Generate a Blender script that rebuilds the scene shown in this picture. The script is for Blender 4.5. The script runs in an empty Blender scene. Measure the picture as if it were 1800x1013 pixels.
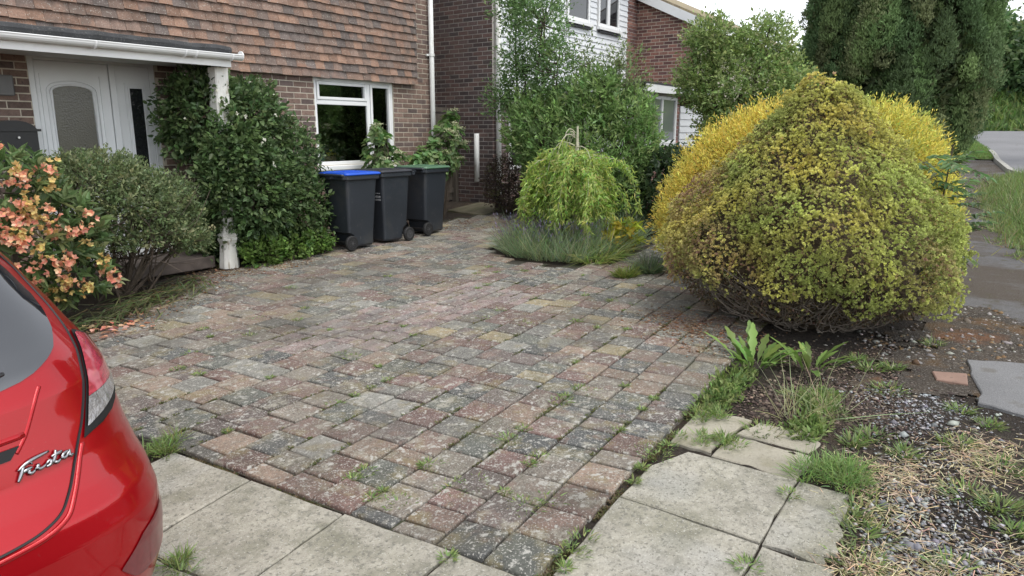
import bpy, math, random
import numpy as np
from mathutils import Vector
random.seed(7)
rng = np.random.default_rng(11)
R = math.radians
sc = bpy.context.scene
C = sc.collection

# ------------------------------------------------------------------ camera, sky, sun, exposure
cam = bpy.data.cameras.new("camera"); cam.lens = 25.0; cam.sensor_width = 36.0
cam.clip_start = 0.05; cam.clip_end = 600
co = bpy.data.objects.new("camera", cam); C.objects.link(co)
co.location = (0, 0, 1.7); co.rotation_euler = (R(90 - 12.34), 0, R(-90 + 35.27))
sc.camera = co
SUN_EL, SUN_AZ = 62.0, -100.0          # azimuth of the sun measured from +X towards +Y
w = bpy.data.worlds.new("World"); sc.world = w; w.use_nodes = True
nt = w.node_tree; nt.nodes.clear()
sky = nt.nodes.new("ShaderNodeTexSky"); sky.sky_type = 'NISHITA'; sky.sun_disc = False
sky.sun_elevation = R(SUN_EL); sky.sun_rotation = R(90 - SUN_AZ); sky.dust_density = 0.7; sky.air_density = 1.0
hs = nt.nodes.new("ShaderNodeHueSaturation"); hs.inputs["Saturation"].default_value = 0.2
bg = nt.nodes.new("ShaderNodeBackground"); bg.inputs["Strength"].default_value = 0.15
wo = nt.nodes.new("ShaderNodeOutputWorld")
nt.links.new(sky.outputs[0], hs.inputs["Color"]); nt.links.new(hs.outputs[0], bg.inputs["Color"]); nt.links.new(bg.outputs[0], wo.inputs["Surface"])
sl = bpy.data.lights.new("sun", 'SUN'); sl.energy = 1.05; sl.angle = R(40); sl.color = (1.0, 0.95, 0.87)
so = bpy.data.objects.new("sun", sl); C.objects.link(so)
sd = Vector((math.cos(R(SUN_EL)) * math.cos(R(SUN_AZ)), math.cos(R(SUN_EL)) * math.sin(R(SUN_AZ)), math.sin(R(SUN_EL))))
so.rotation_euler = sd.to_track_quat('Z', 'Y').to_euler(); so.location = (0, 0, 12)
vs = sc.view_settings; vs.view_transform = 'Standard'; vs.look = 'None'; vs.exposure = 1.10; vs.gamma = 1.0
sc.cycles.max_bounces = 7; sc.cycles.transparent_max_bounces = 8
sc.cycles.use_denoising = True

# ------------------------------------------------------------------ helpers
def sstep(t):
    t = np.clip(t, 0, 1); return t * t * (3 - 2 * t)

def zg(X, Y):
    """height of the ground: the drive and the street climb away from the viewer"""
    X = np.asarray(X, float); Y = np.asarray(Y, float)
    return .02 * X + .003 * Y + np.maximum(0, X - 13.8) * .035 + .17 * sstep((X - 8.8) / 1.8) * sstep((Y - 5.8) / 1.6) + .006 * np.sin(X * 2.3 + Y * 1.1) * np.sin(Y * 2.9 - X * .7)

class M:
    """small node-material builder; colours are multiplied and mixed along a chain"""
    def __init__(s, name, base=(.5, .5, .5), rough=.7, attr=False, metal=0.0, coat=0.0, spec=.5, seed=0.0, normals=True):
        s.m = bpy.data.materials.new(name); s.m.use_nodes = True; s.t = s.m.node_tree; s.n = s.t.nodes
        s.p = s.n["Principled BSDF"]; s.out = s.n["Material Output"]
        s.p.inputs["Roughness"].default_value = rough; s.p.inputs["Metallic"].default_value = metal
        s.p.inputs["Specular IOR Level"].default_value = spec
        if coat: s.p.inputs["Coat Weight"].default_value = coat; s.p.inputs["Coat Roughness"].default_value = .04
        tc = s.n.new("ShaderNodeTexCoord"); mp = s.n.new("ShaderNodeMapping"); mp.inputs["Location"].default_value = (seed, seed * 1.7, seed * .6)
        s.t.links.new(tc.outputs["Object"], mp.inputs["Vector"]); s.v = mp.outputs[0]
        if attr:
            a = s.n.new("ShaderNodeVertexColor"); a.layer_name = "Col"; s.c = a.outputs["Color"]
        else:
            r = s.n.new("ShaderNodeRGB"); r.outputs[0].default_value = (*base, 1); s.c = r.outputs[0]
        s.h = None
    def noise(s, scale, detail=3, rough=.55, stretch=None):
        v = s.v
        if stretch:
            mp = s.n.new("ShaderNodeMapping"); mp.inputs["Scale"].default_value = stretch; s.t.links.new(v, mp.inputs["Vector"]); v = mp.outputs[0]
        x = s.n.new("ShaderNodeTexNoise"); x.inputs["Scale"].default_value = scale; x.inputs["Detail"].default_value = detail; x.inputs["Roughness"].default_value = rough
        s.t.links.new(v, x.inputs["Vector"]); return x.outputs["Fac"]
    def rampf(s, f, lo, hi):
        x = s.n.new("ShaderNodeMapRange"); x.inputs[1].default_value = lo; x.inputs[2].default_value = hi; s.t.links.new(f, x.inputs[0]); return x.outputs[0]
    def mul(s, scale, amt, detail=3, stretch=None):
        """brightness variation +-amt"""
        f = s.rampf(s.noise(scale, detail, stretch=stretch), .25, .75)
        k = s.n.new("ShaderNodeMapRange"); k.inputs[3].default_value = 1 - amt; k.inputs[4].default_value = 1 + amt; s.t.links.new(f, k.inputs[0])
        x = s.n.new("ShaderNodeMix"); x.data_type = 'RGBA'; x.blend_type = 'MULTIPLY'; x.inputs[0].default_value = 1
        s.t.links.new(s.c, x.inputs[6]); s.t.links.new(k.outputs[0], x.inputs[7]); s.c = x.outputs[2]; return s
    def patch(s, scale, lo, hi, col, amt=1.0, detail=3, rough=.55, stretch=None, breakup=None):
        """mix to col where noise exceeds lo..hi"""
        f = s.rampf(s.noise(scale, detail, rough, stretch), lo, hi)
        if breakup:
            g = s.rampf(s.noise(breakup[0], 2), breakup[1], breakup[2]); q = s.n.new("ShaderNodeMath"); q.operation = 'MULTIPLY'
            s.t.links.new(f, q.inputs[0]); s.t.links.new(g, q.inputs[1]); f = q.outputs[0]
        q = s.n.new("ShaderNodeMath"); q.operation = 'MULTIPLY'; q.inputs[1].default_value = amt; s.t.links.new(f, q.inputs[0])
        x = s.n.new("ShaderNodeMix"); x.data_type = 'RGBA'; s.t.links.new(q.outputs[0], x.inputs[0]); s.t.links.new(s.c, x.inputs[6]); x.inputs[7].default_value = (*col, 1); s.c = x.outputs[2]; return s
    def bump(s, scale, dist, detail=4, strength=1.0, stretch=None):
        b = s.n.new("ShaderNodeBump"); b.inputs["Distance"].default_value = dist; b.inputs["Strength"].default_value = strength
        s.t.links.new(s.noise(scale, detail, stretch=stretch), b.inputs["Height"])
        if s.h: s.t.links.new(s.h, b.inputs["Normal"])
        s.h = b.outputs[0]; return s
    def roughvar(s, scale, lo, hi):
        f = s.rampf(s.noise(scale, 3), .3, .7); k = s.n.new("ShaderNodeMapRange"); k.inputs[3].default_value = lo; k.inputs[4].default_value = hi
        s.t.links.new(f, k.inputs[0]); s.t.links.new(k.outputs[0], s.p.inputs["Roughness"]); return s
    def done(s, translucent=0.0):
        s.t.links.new(s.c, s.p.inputs["Base Color"])
        if s.h: s.t.links.new(s.h, s.p.inputs["Normal"])
        if translucent:
            tr = s.n.new("ShaderNodeBsdfTranslucent"); s.t.links.new(s.c, tr.inputs["Color"])
            mx = s.n.new("ShaderNodeMixShader"); mx.inputs[0].default_value = translucent
            s.t.links.new(s.p.outputs[0], mx.inputs[1]); s.t.links.new(tr.outputs[0], mx.inputs[2]); s.t.links.new(mx.outputs[0], s.out.inputs["Surface"])
        return s.m

def mesh_np(name, V, faces, cols=None, smooth=False):
    """V (n,3); faces: list of (k,m) int arrays (each of m-gons); cols (n,3)"""
    me = bpy.data.meshes.new(name); V = np.asarray(V, np.float32); me.vertices.add(len(V)); me.vertices.foreach_set("co", V.ravel())
    li = np.concatenate([f.ravel() for f in faces]).astype(np.int32); tot = np.concatenate([np.full(len(f), f.shape[1]) for f in faces]).astype(np.int32)
    st = np.concatenate([[0], np.cumsum(tot)[:-1]]).astype(np.int32)
    me.loops.add(len(li)); me.loops.foreach_set("vertex_index", li); me.polygons.add(len(tot)); me.polygons.foreach_set("loop_start", st); me.polygons.foreach_set("loop_total", tot)
    if smooth: me.polygons.foreach_set("use_smooth", np.ones(len(tot), bool))
    me.update(calc_edges=True)
    if cols is not None:
        a = me.color_attributes.new("Col", 'FLOAT_COLOR', 'POINT'); c4 = np.ones((len(V), 4), np.float32); c4[:, :3] = cols; a.data.foreach_set("color", c4.ravel())
    return me

def link(name, me, mat=None, parent=None, local=False, label=None, kind=None):
    o = bpy.data.objects.new(name, me); C.objects.link(o)
    if mat and not me.materials: me.materials.append(mat)
    if parent is not None:
        o.parent = parent
        if not local and parent.parent is None: o.location = -parent.location
    if label: o["label"] = label
    if kind: o["kind"] = kind
    return o

def thing(name, label, cat, loc=(0, 0, 0), rotz=0.0, group=None):
    o = bpy.data.objects.new(name, None); C.objects.link(o); o.location = loc; o.rotation_euler = (0, 0, rotz); o.empty_display_size = .2
    o["label"] = label; o["category"] = cat
    if group: o["group"] = group
    return o

def tag(o, label, cat, group=None):
    o["label"] = label; o["category"] = cat
    if group: o["group"] = group
    return o

class MB:
    """collects boxes, prisms and tubes into one mesh"""
    def __init__(s): s.V = []; s.F = {3: [], 4: []}; s.N = []; s.k = 0; s.cols = []
    def add(s, V, F, col=None):
        V = np.asarray(V, float)
        for f in F:
            f = [i + s.k for i in f]
            if len(f) in s.F: s.F[len(f)].append(f)
            else: s.N.append(f)
        s.V.append(V); s.k += len(V)
        s.cols.append(np.tile(np.asarray(col if col is not None else (.5, .5, .5), float), (len(V), 1))); return s
    def box(s, x0, x1, y0, y1, z0, z1, col=None, bev=0.0):
        if bev:
            b = min(bev, (x1 - x0) * .45, (y1 - y0) * .45, (z1 - z0) * .45); V = []
            for zz, i in ((z0, b), (z0 + b, 0), (z1 - b, 0), (z1, b)):
                for xa, ya in ((x0, y0), (x1, y0), (x1, y1), (x0, y1)):
                    sx = 1 if xa == x0 else -1; sy = 1 if ya == y0 else -1
                    c = b * .6 if i == 0 else b * 1.2
                    V += [(xa + sx * (c if (sx * sy) > 0 else i), ya + sy * (i if (sx * sy) > 0 else c), zz), (xa + sx * (i if (sx * sy) > 0 else c), ya + sy * (c if (sx * sy) > 0 else i), zz)]
            F = [list(range(7, -1, -1)), list(range(24, 32))]
            for r in range(3):
                for j in range(8): F.append([r * 8 + j, r * 8 + (j + 1) % 8, (r + 1) * 8 + (j + 1) % 8, (r + 1) * 8 + j])
            return s.add(V, F, col)
        V = [(x0, y0, z0), (x1, y0, z0), (x1, y1, z0), (x0, y1, z0), (x0, y0, z1), (x1, y0, z1), (x1, y1, z1), (x0, y1, z1)]
        return s.add(V, [(3, 2, 1, 0), (4, 5, 6, 7), (0, 1, 5, 4), (1, 2, 6, 5), (2, 3, 7, 6), (3, 0, 4, 7)], col)
    def hexa(s, V, col=None):
        return s.add(V, [(3, 2, 1, 0), (4, 5, 6, 7), (0, 1, 5, 4), (1, 2, 6, 5), (2, 3, 7, 6), (3, 0, 4, 7)], col)
    def tube(s, pts, rad, n=6, col=None, cap=True, flat=1.0):
        P = np.asarray(pts, float); m = len(P); rad = np.full(m, rad) if np.isscalar(rad) else np.asarray(rad, float)
        T = np.gradient(P, axis=0); T /= np.linalg.norm(T, axis=1)[:, None] + 1e-9
        up = np.array([0, 0, 1.]) if abs(T[0, 2]) < .9 else np.array([1., 0, 0])
        A = np.cross(T, up); A /= np.linalg.norm(A, axis=1)[:, None] + 1e-9; B = np.cross(A, T)
        a = np.arange(n) * 2 * math.pi / n
        V = (P[:, None] + rad[:, None, None] * (np.cos(a)[None, :, None] * A[:, None] + flat * np.sin(a)[None, :, None] * B[:, None])).reshape(-1, 3)
        F = [[i * n + j, i * n + (j + 1) % n, (i + 1) * n + (j + 1) % n, (i + 1) * n + j] for i in range(m - 1) for j in range(n)]
        if cap: F += [list(range(n - 1, -1, -1)), list(range((m - 1) * n, m * n))]
        return s.add(V, F, col)
    def lathe(s, prof, n=12, c=(0, 0, 0), axis=2, col=None):
        a = np.arange(n) * 2 * math.pi / n; V = []
        for r, h in prof:
            for t in a:
                p = [r * math.cos(t), r * math.sin(t), h]
                if axis == 0: p = [h, p[0], p[1]]
                if axis == 1: p = [p[1], h, p[0]]
                V.append((p[0] + c[0], p[1] + c[1], p[2] + c[2]))
        m = len(prof); F = [[i * n + j, i * n + (j + 1) % n, (i + 1) * n + (j + 1) % n, (i + 1) * n + j] for i in range(m - 1) for j in range(n)]
        F += [list(range(n - 1, -1, -1)), list(range((m - 1) * n, m * n))]
        return s.add(V, F, col)
    def mesh(s, name, smooth=False, cols=False):
        V = np.concatenate(s.V); me = bpy.data.meshes.new(name)
        me.from_pydata([tuple(v) for v in V], [], [tuple(f) for k in s.F for f in s.F[k]] + [tuple(f) for f in s.N])
        if cols:
            a = me.color_attributes.new("Col", 'FLOAT_COLOR', 'POINT'); c4 = np.ones((len(V), 4), np.float32); c4[:, :3] = np.concatenate(s.cols); a.data.foreach_set("color", c4.ravel())
        if smooth: me.polygons.foreach_set("use_smooth", np.ones(len(me.polygons), bool))
        me.update(); return me
    def build(s, name, mat, parent=None, local=False, smooth=False, cols=False, label=None, kind=None):
        return link(name, s.mesh(name, smooth, cols), mat, parent, local, label, kind)

# ------------------------------------------------------------------ foliage helpers
def unit(v): return v / (np.linalg.norm(v, axis=-1, keepdims=True) + 1e-9)
def rdir(n): return unit(rng.normal(size=(n, 3)))

def leaf_mesh(name, P, D, N, L, W, Cc, shape=2, fold=.18, droop=.12):
    """shape 2: folded diamond (2 triangles); shape 4: two folded quads; shape 1: single pointed blade"""
    n = len(P); Cc = np.minimum(np.asarray(Cc) * 1.15, .85); D = unit(D); S = unit(np.cross(D, N)); N = np.cross(S, D)
    L = np.broadcast_to(L, n)[:, None]; W = np.broadcast_to(W, n)[:, None]
    if shape == 2:
        V = np.stack([P, P + D * L * .45 + S * W * .5 + N * W * fold, P + D * L - N * L * droop, P + D * L * .45 - S * W * .5 + N * W * fold], 1)
        i = np.arange(n)[:, None] * 4; F = [np.concatenate([i + [0, 1, 2], i + [0, 2, 3]])]; k = 4
    elif shape == 4:
        V = np.stack([P, P + D * L * .28 + S * W * .46 + N * W * fold, P + D * L * .66 + S * W * .4 + N * (W * fold - L * droop * .4), P + D * L - N * L * droop,
                      P + D * L * .66 - S * W * .4 + N * (W * fold - L * droop * .4), P + D * L * .28 - S * W * .46 + N * W * fold], 1)
        i = np.arange(n)[:, None] * 6; F = [np.concatenate([i + [0, 1, 2, 3], i + [0, 3, 4, 5]])]; k = 6
    else:
        V = np.stack([P - S * W * .5, P + S * W * .5, P + D * L * .55 + S * W * .35 - N * L * droop * .3, P + D * L - N * L * droop, P + D * L * .55 - S * W * .35 - N * L * droop * .3], 1)
        i = np.arange(n)[:, None] * 5; F = [i + [0, 1, 2, 4], i + [4, 2, 3]]; k = 5
    return mesh_np(name, V.reshape(-1, 3), F, np.repeat(Cc, k, 0))

def shade(base, n, var=.22, hue=.1):
    """leaf colours round a list of base colours"""
    base = np.atleast_2d(base); c = base[rng.integers(0, len(base), n)].astype(float)
    c = c * (1 + rng.normal(0, var, (n, 1))) * (1 + rng.normal(0, hue, (n, 3))); return np.clip(c, .004, .95)

def blob_points(blobs, n, shell=.25, up=-1.0):
    """points near the outside of a union of ellipsoids, and outward normals"""
    B = np.asarray(blobs, float); area = (B[:, 3] * B[:, 4] + B[:, 4] * B[:, 5] + B[:, 3] * B[:, 5]); out = []; nrm = []; got = 0
    while got < n:
        k = rng.choice(len(B), n * 2, p=area / area.sum()); d = rdir(n * 2); r = 1 - np.abs(rng.normal(0, shell, n * 2)); r = np.clip(r, .15, 1.05)
        P = B[k, :3] + d * B[k, 3:6] * r[:, None]; keep = d[:, 2] > up
        for j in range(len(B)):
            q = np.linalg.norm((P - B[j, :3]) / B[j, 3:6], axis=1); keep &= ~((q < .72) & (k != j))
        P, N = P[keep], unit(d[keep] / B[k[keep], 3:6]); out.append(P); nrm.append(N); got += len(P)
    return np.concatenate(out)[:n], np.concatenate(nrm)[:n]

def sprays(tips, nrm, k, length, spread, L, W, cols, name, shape=2, updir=.35, var=.22, jit=.55, droop=.12, flat=.5, Lvar=.25):
    """k leaves along a short twig at each tip"""
    n = len(tips); axis = unit(nrm + rdir(n) * .5 + np.array([0, 0, updir])); t = rng.random((n, k, 1))
    P = tips[:, None] + axis[:, None] * (t - .5) * length + rng.normal(0, spread, (n, k, 3))
    D = unit(axis[:, None] * (.35 + t) + rng.normal(0, jit, (n, k, 3))); N = unit(np.array([0, 0, 1.]) * flat + nrm[:, None] * .6 + rng.normal(0, .45, (n, k, 3)))
    m = n * k; s = 1 + rng.normal(0, Lvar, m).clip(-.6, .8)
    twig = shade(cols, n, .1, .05); c = np.repeat(twig, k, 0) * (1 + rng.normal(0, var, (m, 1)))
    return leaf_mesh(name, P.reshape(-1, 3), D.reshape(-1, 3), N.reshape(-1, 3), L * s, W * s, c.clip(.004, .95), shape, droop=droop)

def limbs(mb, base, tips, r0, r1, n=5, bend=.15, k=5, col=None):
    for tp in tips:
        a = np.asarray(base, float); b = np.asarray(tp, float); t = np.linspace(0, 1, k)[:, None]; off = rng.normal(0, bend, 3) * np.linalg.norm(b - a)
        P = a + (b - a) * t + off * (t * (1 - t)) * 1.6; mb.tube(P, np.linspace(r0, r1, k), n, col, cap=False)

def blades(name, cx, cy, rad, n, hgt, wid, cols, lean=.5, var=.2, zf=zg, droop=.25):
    """tuft of grass-like blades around points (cx, cy are arrays)"""
    i = rng.integers(0, len(cx), n); a = rng.random(n) * 2 * math.pi; r = np.sqrt(rng.random(n)) * np.broadcast_to(rad, len(cx))[i]
    x = np.asarray(cx)[i] + r * np.cos(a); y = np.asarray(cy)[i] + r * np.sin(a); P = np.stack([x, y, zf(x, y) - .004], 1)
    D = unit(np.stack([np.cos(a) * lean, np.sin(a) * lean, np.ones(n)], 1) + rng.normal(0, .55, (n, 3)) * [1, 1, .4]); N = unit(np.stack([-np.cos(a), -np.sin(a), np.full(n, .6)], 1) + rng.normal(0, .3, (n, 3)))
    return leaf_mesh(name, P, D, N, np.broadcast_to(hgt, len(cx))[i] * (1 + rng.normal(0, .3, n).clip(-.7, .8)), wid, shade(cols, n, var), 1, droop=droop)

def pieces(name, parent, items, mat, n_single, label_rest=None):
    """items: (V, F, colour, priority); the n_single largest become objects of their own, the rest one joined part"""
    items = sorted(items, key=lambda q: -q[3])
    for V, F, c, _ in items[:n_single]:
        mb = MB(); mb.add(V, F, c); mb.build(name, mat, parent, cols=True)
    if len(items) > n_single:
        mb = MB()
        for V, F, c, _ in items[n_single:]: mb.add(V, F, c)
        mb.build(name + "_field", mat, parent, cols=True, kind="stuff")
# ------------------------------------------------------------------ view test used only to decide which pieces get their own object
_p, _y = R(12.34), R(35.27)
def seen(X, Y, Z):
    """(in frame, distance) of a world point"""
    f = X * math.cos(_y) + Y * math.sin(_y); r = X * math.sin(_y) - Y * math.cos(_y); u = Z - 1.7
    d = f * math.cos(_p) - u * math.sin(_p); v = f * math.sin(_p) + u * math.cos(_p)
    if d <= .1: return False, 1e3
    return (abs(r / d) < .73 and abs(v / d) < .415), d

# ------------------------------------------------------------------ ground materials
m_soil = M("soil", (.062, .046, .034), .95).mul(1.3, .35).mul(30, .45, 5).patch(2.2, .52, .66, (.10, .068, .042), .6).patch(90, .6, .68, (.2, .18, .15), .5, 2).patch(45, .62, .7, (.028, .02, .015), .8, 2).bump(40, .03, 6).bump(160, .012).done()
m_sand = M("joint_sand", (.055, .05, .038), .95).mul(20, .4).patch(4, .5, .62, (.045, .06, .02), .6).bump(120, .01).done()
m_paver = (M("concrete_paver", rough=.9, attr=True).mul(11, .26, 4).mul(60, .28, 3)
           .patch(7, .54, .66, (.24, .20, .10), .55, 4).patch(6.1, .58, .68, (.23, .145, .115), .5, 4).patch(4.5, .50, .66, (.14, .14, .10), .45, 4).patch(9, .56, .66, (.38, .36, .30), .65, 5, .65).patch(24, .59, .65, (.46, .45, .41), .8, 3)
           .patch(95, .575, .64, (.45, .44, .40), .8, 2, .6).patch(90, .60, .68, (.035, .035, .032), .7, 2)
           .patch(2.0, .50, .72, (.09, .08, .066), .4, 3)
           .patch(.9, .52, .66, (.075, .068, .055), .45, 4, .6).patch(1.4, .56, .70, (.24, .225, .19), .35, 4)
           .bump(150, .006, 5).bump(24, .006).done())
m_slab = (M("concrete_slab", (.355, .335, .28), .9).mul(2.2, .22, 4).mul(26, .2, 5).patch(3.2, .46, .62, (.20, .195, .14), .65, 6, .65).patch(8, .55, .66, (.17, .165, .125), .6, 5).patch(1.4, .5, .62, (.40, .40, .385), .5)
          .patch(48, .55, .64, (.16, .155, .13), .7, 4).patch(110, .62, .68, (.56, .55, .5), .6, 2).patch(85, .64, .7, (.09, .085, .07), .7, 2)
          .bump(60, .008, 6).bump(200, .004).done())
m_sandstone = (M("sandstone_slab", (.33, .305, .245), .9).mul(4, .18).patch(6, .54, .66, (.24, .22, .15), .6).patch(60, .6, .68, (.18, .165, .12), .5).bump(40, .008, 6).done())
m_asph = (M("old_asphalt", (.115, .112, .115), .93).mul(1.5, .25).mul(120, .35, 2).patch(1.4, .40, .54, (.062, .045, .03), .9, 6, .62, stretch=(1, .6, 1)).patch(7, .58, .66, (.065, .055, .03), .7, 4).patch(220, .62, .68, (.3, .3, .3), .6, 1).bump(160, .01).done())
m_road = M("road_asphalt", (.20, .20, .21), .92).mul(.6, .12).mul(90, .2, 2).patch(.9, .62, .7, (.13, .125, .12), .5, stretch=(.3, 1.5, 1)).bump(120, .006).done()
m_moss = M("mossy_dirt", (.048, .037, .027), .95).mul(3, .35).mul(50, .4, 4).patch(2.6, .54, .64, (.10, .058, .022), .8).patch(80, .55, .64, (.20, .18, .16), .7, 2).patch(1.3, .58, .68, (.16, .065, .025), .7, 4).bump(70, .02, 5).done()
m_verge = M("verge_turf", (.10, .14, .045), .95).mul(4, .3).mul(60, .4).bump(50, .03).done()
m_kerb = M("kerb_concrete", (.36, .35, .32), .9).mul(9, .2).bump(80, .004).done()

def sheet(name, xs, ys, mat, dz=0.0, jit=0.0, mask=None, kind="structure"):
    """grid sheet; ys may be a function x -> (y0, y1, n)"""
    if callable(ys):
        rows = [np.linspace(*ys(x)) for x in xs]; n = len(rows[0]); X = np.repeat(xs, n); Y = np.concatenate(rows)
    else:
        n = len(ys); X = np.repeat(xs, n); Y = np.tile(ys, len(xs))
    Z = zg(X, Y) + dz + (rng.normal(0, jit, len(X)) if jit else 0)
    i = (np.arange(len(xs) - 1)[:, None] * n + np.arange(n - 1)[None]).ravel()[:, None]
    if mask: i = i[mask(X, Y)[i[:, 0]]]
    me = mesh_np(name, np.stack([X, Y, Z], 1), [i + [0, n, n + 1, 1]], smooth=True); o = link(name, me, mat)
    if kind: o["kind"] = kind
    return o

xs = np.concatenate([np.linspace(-90, -6, 12), np.arange(-5, 14, .14), np.linspace(14.2, 60, 50), np.linspace(65, 220, 14)])
ys = np.concatenate([np.linspace(-160, -12, 14), np.linspace(-11, -2.2, 16), np.arange(-2, 9.5, .14), np.linspace(9.8, 20, 14), np.linspace(26, 160, 12)])
sheet("ground", xs, ys, m_soil, -.034, .006)

# path, verge, road
VX = [6, 9, 11.16, 12.68, 14.85, 17.1, 19.65, 21.6]; VY = [-1.5, -.75, -.16, .06, .31, .49, .49, .28]
def path_l(x): return 1.25 + .02 * (x - 9)
px_ = np.concatenate([np.arange(7.4, 22, .35), [22.3, 23, 24, 25.2]])
fpath = sheet("footpath", px_, lambda x: (np.interp(x, VX, VY) if x < 21.6 else np.interp(x, [21.6, 25.2], [.28, .75]), path_l(x) + .25 * math.sin(x * 2.1) * (x < 10), 9), m_asph, .0)
me = fpath.data
for v in me.vertices:
    if v.co.x < 7.45: v.co.x += .22 * math.sin(v.co.y * 5.3) + .12 * math.sin(v.co.y * 13 + 1); v.co.z -= .035
    elif v.co.x < 7.85: v.co.x += .10 * math.sin(v.co.y * 5.3); v.co.z -= .004
def ragged(x, y):
    d = np.minimum(np.minimum(x - 4.9, 9.2 - x), np.minimum(.75 - y, y + 2.3)); return d > .16 + .14 * np.sin(x * 9.3 + y * 4) + .10 * np.sin(y * 17 - x * 5) + .08 * np.sin(x * 31 + y * 23)
sheet("mossy_edge", np.arange(4.9, 9.2, .05), np.arange(-2.4, .8, .05), m_moss, -.022, .003, mask=ragged)
sheet("verge", np.arange(9, 20.8, .3), lambda x: (-2.6, np.interp(x, VX, VY) - .02 + .04 * math.sin(x * 7), 8), m_verge, .012, .01)
sheet("verge_island", np.linspace(25.3, 33.5, 14), lambda x: (np.interp(x, [25.2, 26.6, 29.6, 33.5], [.66, .72, 1.06, 1.66]), 2.1, 6), m_verge, .03, .01)
KX = [14, 21.6, 24.7, 26.6, 29.6, 33.5, 40.5]; KY = [-2.75, .12, .52, .66, 1.0, 1.6, 1.75]
sheet("road", np.concatenate([np.linspace(14, 40.6, 40)]), lambda x: (-14, np.interp(x, KX, KY) + (1.6 if x > 33.4 else 0), 14), m_road, .008)
kerb = bpy.data.objects.new("kerb", None); C.objects.link(kerb); kerb["kind"] = "structure"
for i in range(12):
    a = 20.6 + i * .62; b = a + .6; ya, yb = np.interp([a, b], KX, KY); mb = MB(); za, zb = zg(a, ya) - .1, zg(b, yb) - .1
    mb.hexa([(a, ya, za), (b, yb, zb), (b, yb + .13, zb), (a, ya + .13, za), (a, ya, za + .185), (b, yb, zb + .185), (b, yb + .13, zb + .195), (a, ya + .13, za + .195)]); mb.build("kerbstone", m_kerb, kerb)

# asphalt patch and brick fragment beside the bush
def slab(name, pts, mat, top, thick, parent=None, jit=0.0, sub=1, bev=.008, kind=None, local=False):
    """irregular slab from its outline (counter-clockwise)"""
    P = np.asarray(pts, float); Q = []
    for i in range(len(P)):
        a, b = P[i], P[(i + 1) % len(P)]
        for k in range(sub):
            q = a + (b - a) * k / sub
            if k and jit: q = q + rng.normal(0, jit, 2)
            Q.append(q)
    Q = np.array(Q); c = Q.mean(0); n = len(Q); inn = Q + (c - Q) / (np.linalg.norm(c - Q, axis=1)[:, None]) * bev
    zt = zg(Q[:, 0], Q[:, 1]) + top
    V = np.concatenate([np.c_[Q, zt - thick], np.c_[Q, zt - bev * .8], np.c_[inn, zt]])
    mb = MB(); F = [list(range(2 * n, 3 * n))] + [[r * n + i, r * n + (i + 1) % n, (r + 1) * n + (i + 1) % n, (r + 1) * n + i] for r in (0, 1) for i in range(n)]
    mb.add(V, F); o = mb.build(name, mat, parent, local)
    if kind: o["kind"] = kind
    return o
m_asph2 = M("asphalt_patch_grey", (.19, .19, .195), .92).mul(2, .15).mul(150, .3, 2).patch(200, .6, .68, (.34, .34, .33), .6, 1).patch(4, .6, .7, (.1, .085, .06), .5).bump(170, .008).done()
slab("asphalt_patch", [(5.86, .15), (5.54, .11), (5.17, .03), (4.99, .04), (4.93, -.19), (4.88, -1.0), (5.95, -1.0), (5.97, -.18)], m_asph2, -.008, .05, jit=.007, sub=4, kind="structure")

# ------------------------------------------------------------------ concrete slabs
slabs = bpy.data.objects.new("slab_paving", None); C.objects.link(slabs); slabs["kind"] = "structure"
for q in ([(1.27, 2.82), (1.875, 2.905), (1.83, 3.50), (1.21, 3.42)], [(1.33, 2.215), (1.93, 2.30), (1.878, 2.893), (1.275, 2.808)], [(1.38, 1.695), (1.985, 1.70), (1.935, 2.288), (1.335, 2.203)],
          [(1.42, 1.09), (2.03, 1.10), (1.99, 1.688), (1.385, 1.683)], [(2.085, .68), (2.735, .69), (2.745, 1.335), (2.095, 1.285)], [(2.758, .695), (3.38, .70), (3.372, 1.25), (3.12, 1.345), (2.76, 1.335)],
          [(.66, 2.73), (1.255, 2.81), (1.195, 3.41), (.60, 3.33)], [(.72, 2.12), (1.315, 2.205), (1.26, 2.80), (.665, 2.72)], [(.77, 1.68), (1.37, 1.69), (1.32, 2.195), (.725, 2.11)], [(.80, 1.08), (1.41, 1.09), (1.375, 1.68), (.78, 1.675)],
          [(1.45, .66), (2.075, .68), (2.085, 1.085), (1.43, 1.08)]):
    slab("slab", q, m_slab, -.012 + random.uniform(-.003, .003), .05, slabs, .003, 5)
for q in ([(2.758, .44), (3.0, .425), (3.2, .452), (3.385, .465), (3.38, .69), (2.756, .683)], [(1.9, .36), (2.30, .385), (2.55, .41), (2.738, .40), (2.736, .678), (1.9, .668)]):
    slab("slab", q, m_slab, -.014, .05, slabs, .011, 4)
for q in ([(3.40, .71), (3.70, .70), (3.72, .98), (3.70, 1.13), (3.42, 1.14)], [(3.73, .73), (3.86, .70), (3.985, .76), (3.97, 1.06), (3.75, 1.12)], [(3.44, 1.15), (3.70, 1.15), (3.98, 1.10), (3.975, 1.41), (3.45, 1.38)]):
    slab("slab", q, m_sandstone, -.020 + random.uniform(-.004, .004), .05, slabs, .008, 4)

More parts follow.
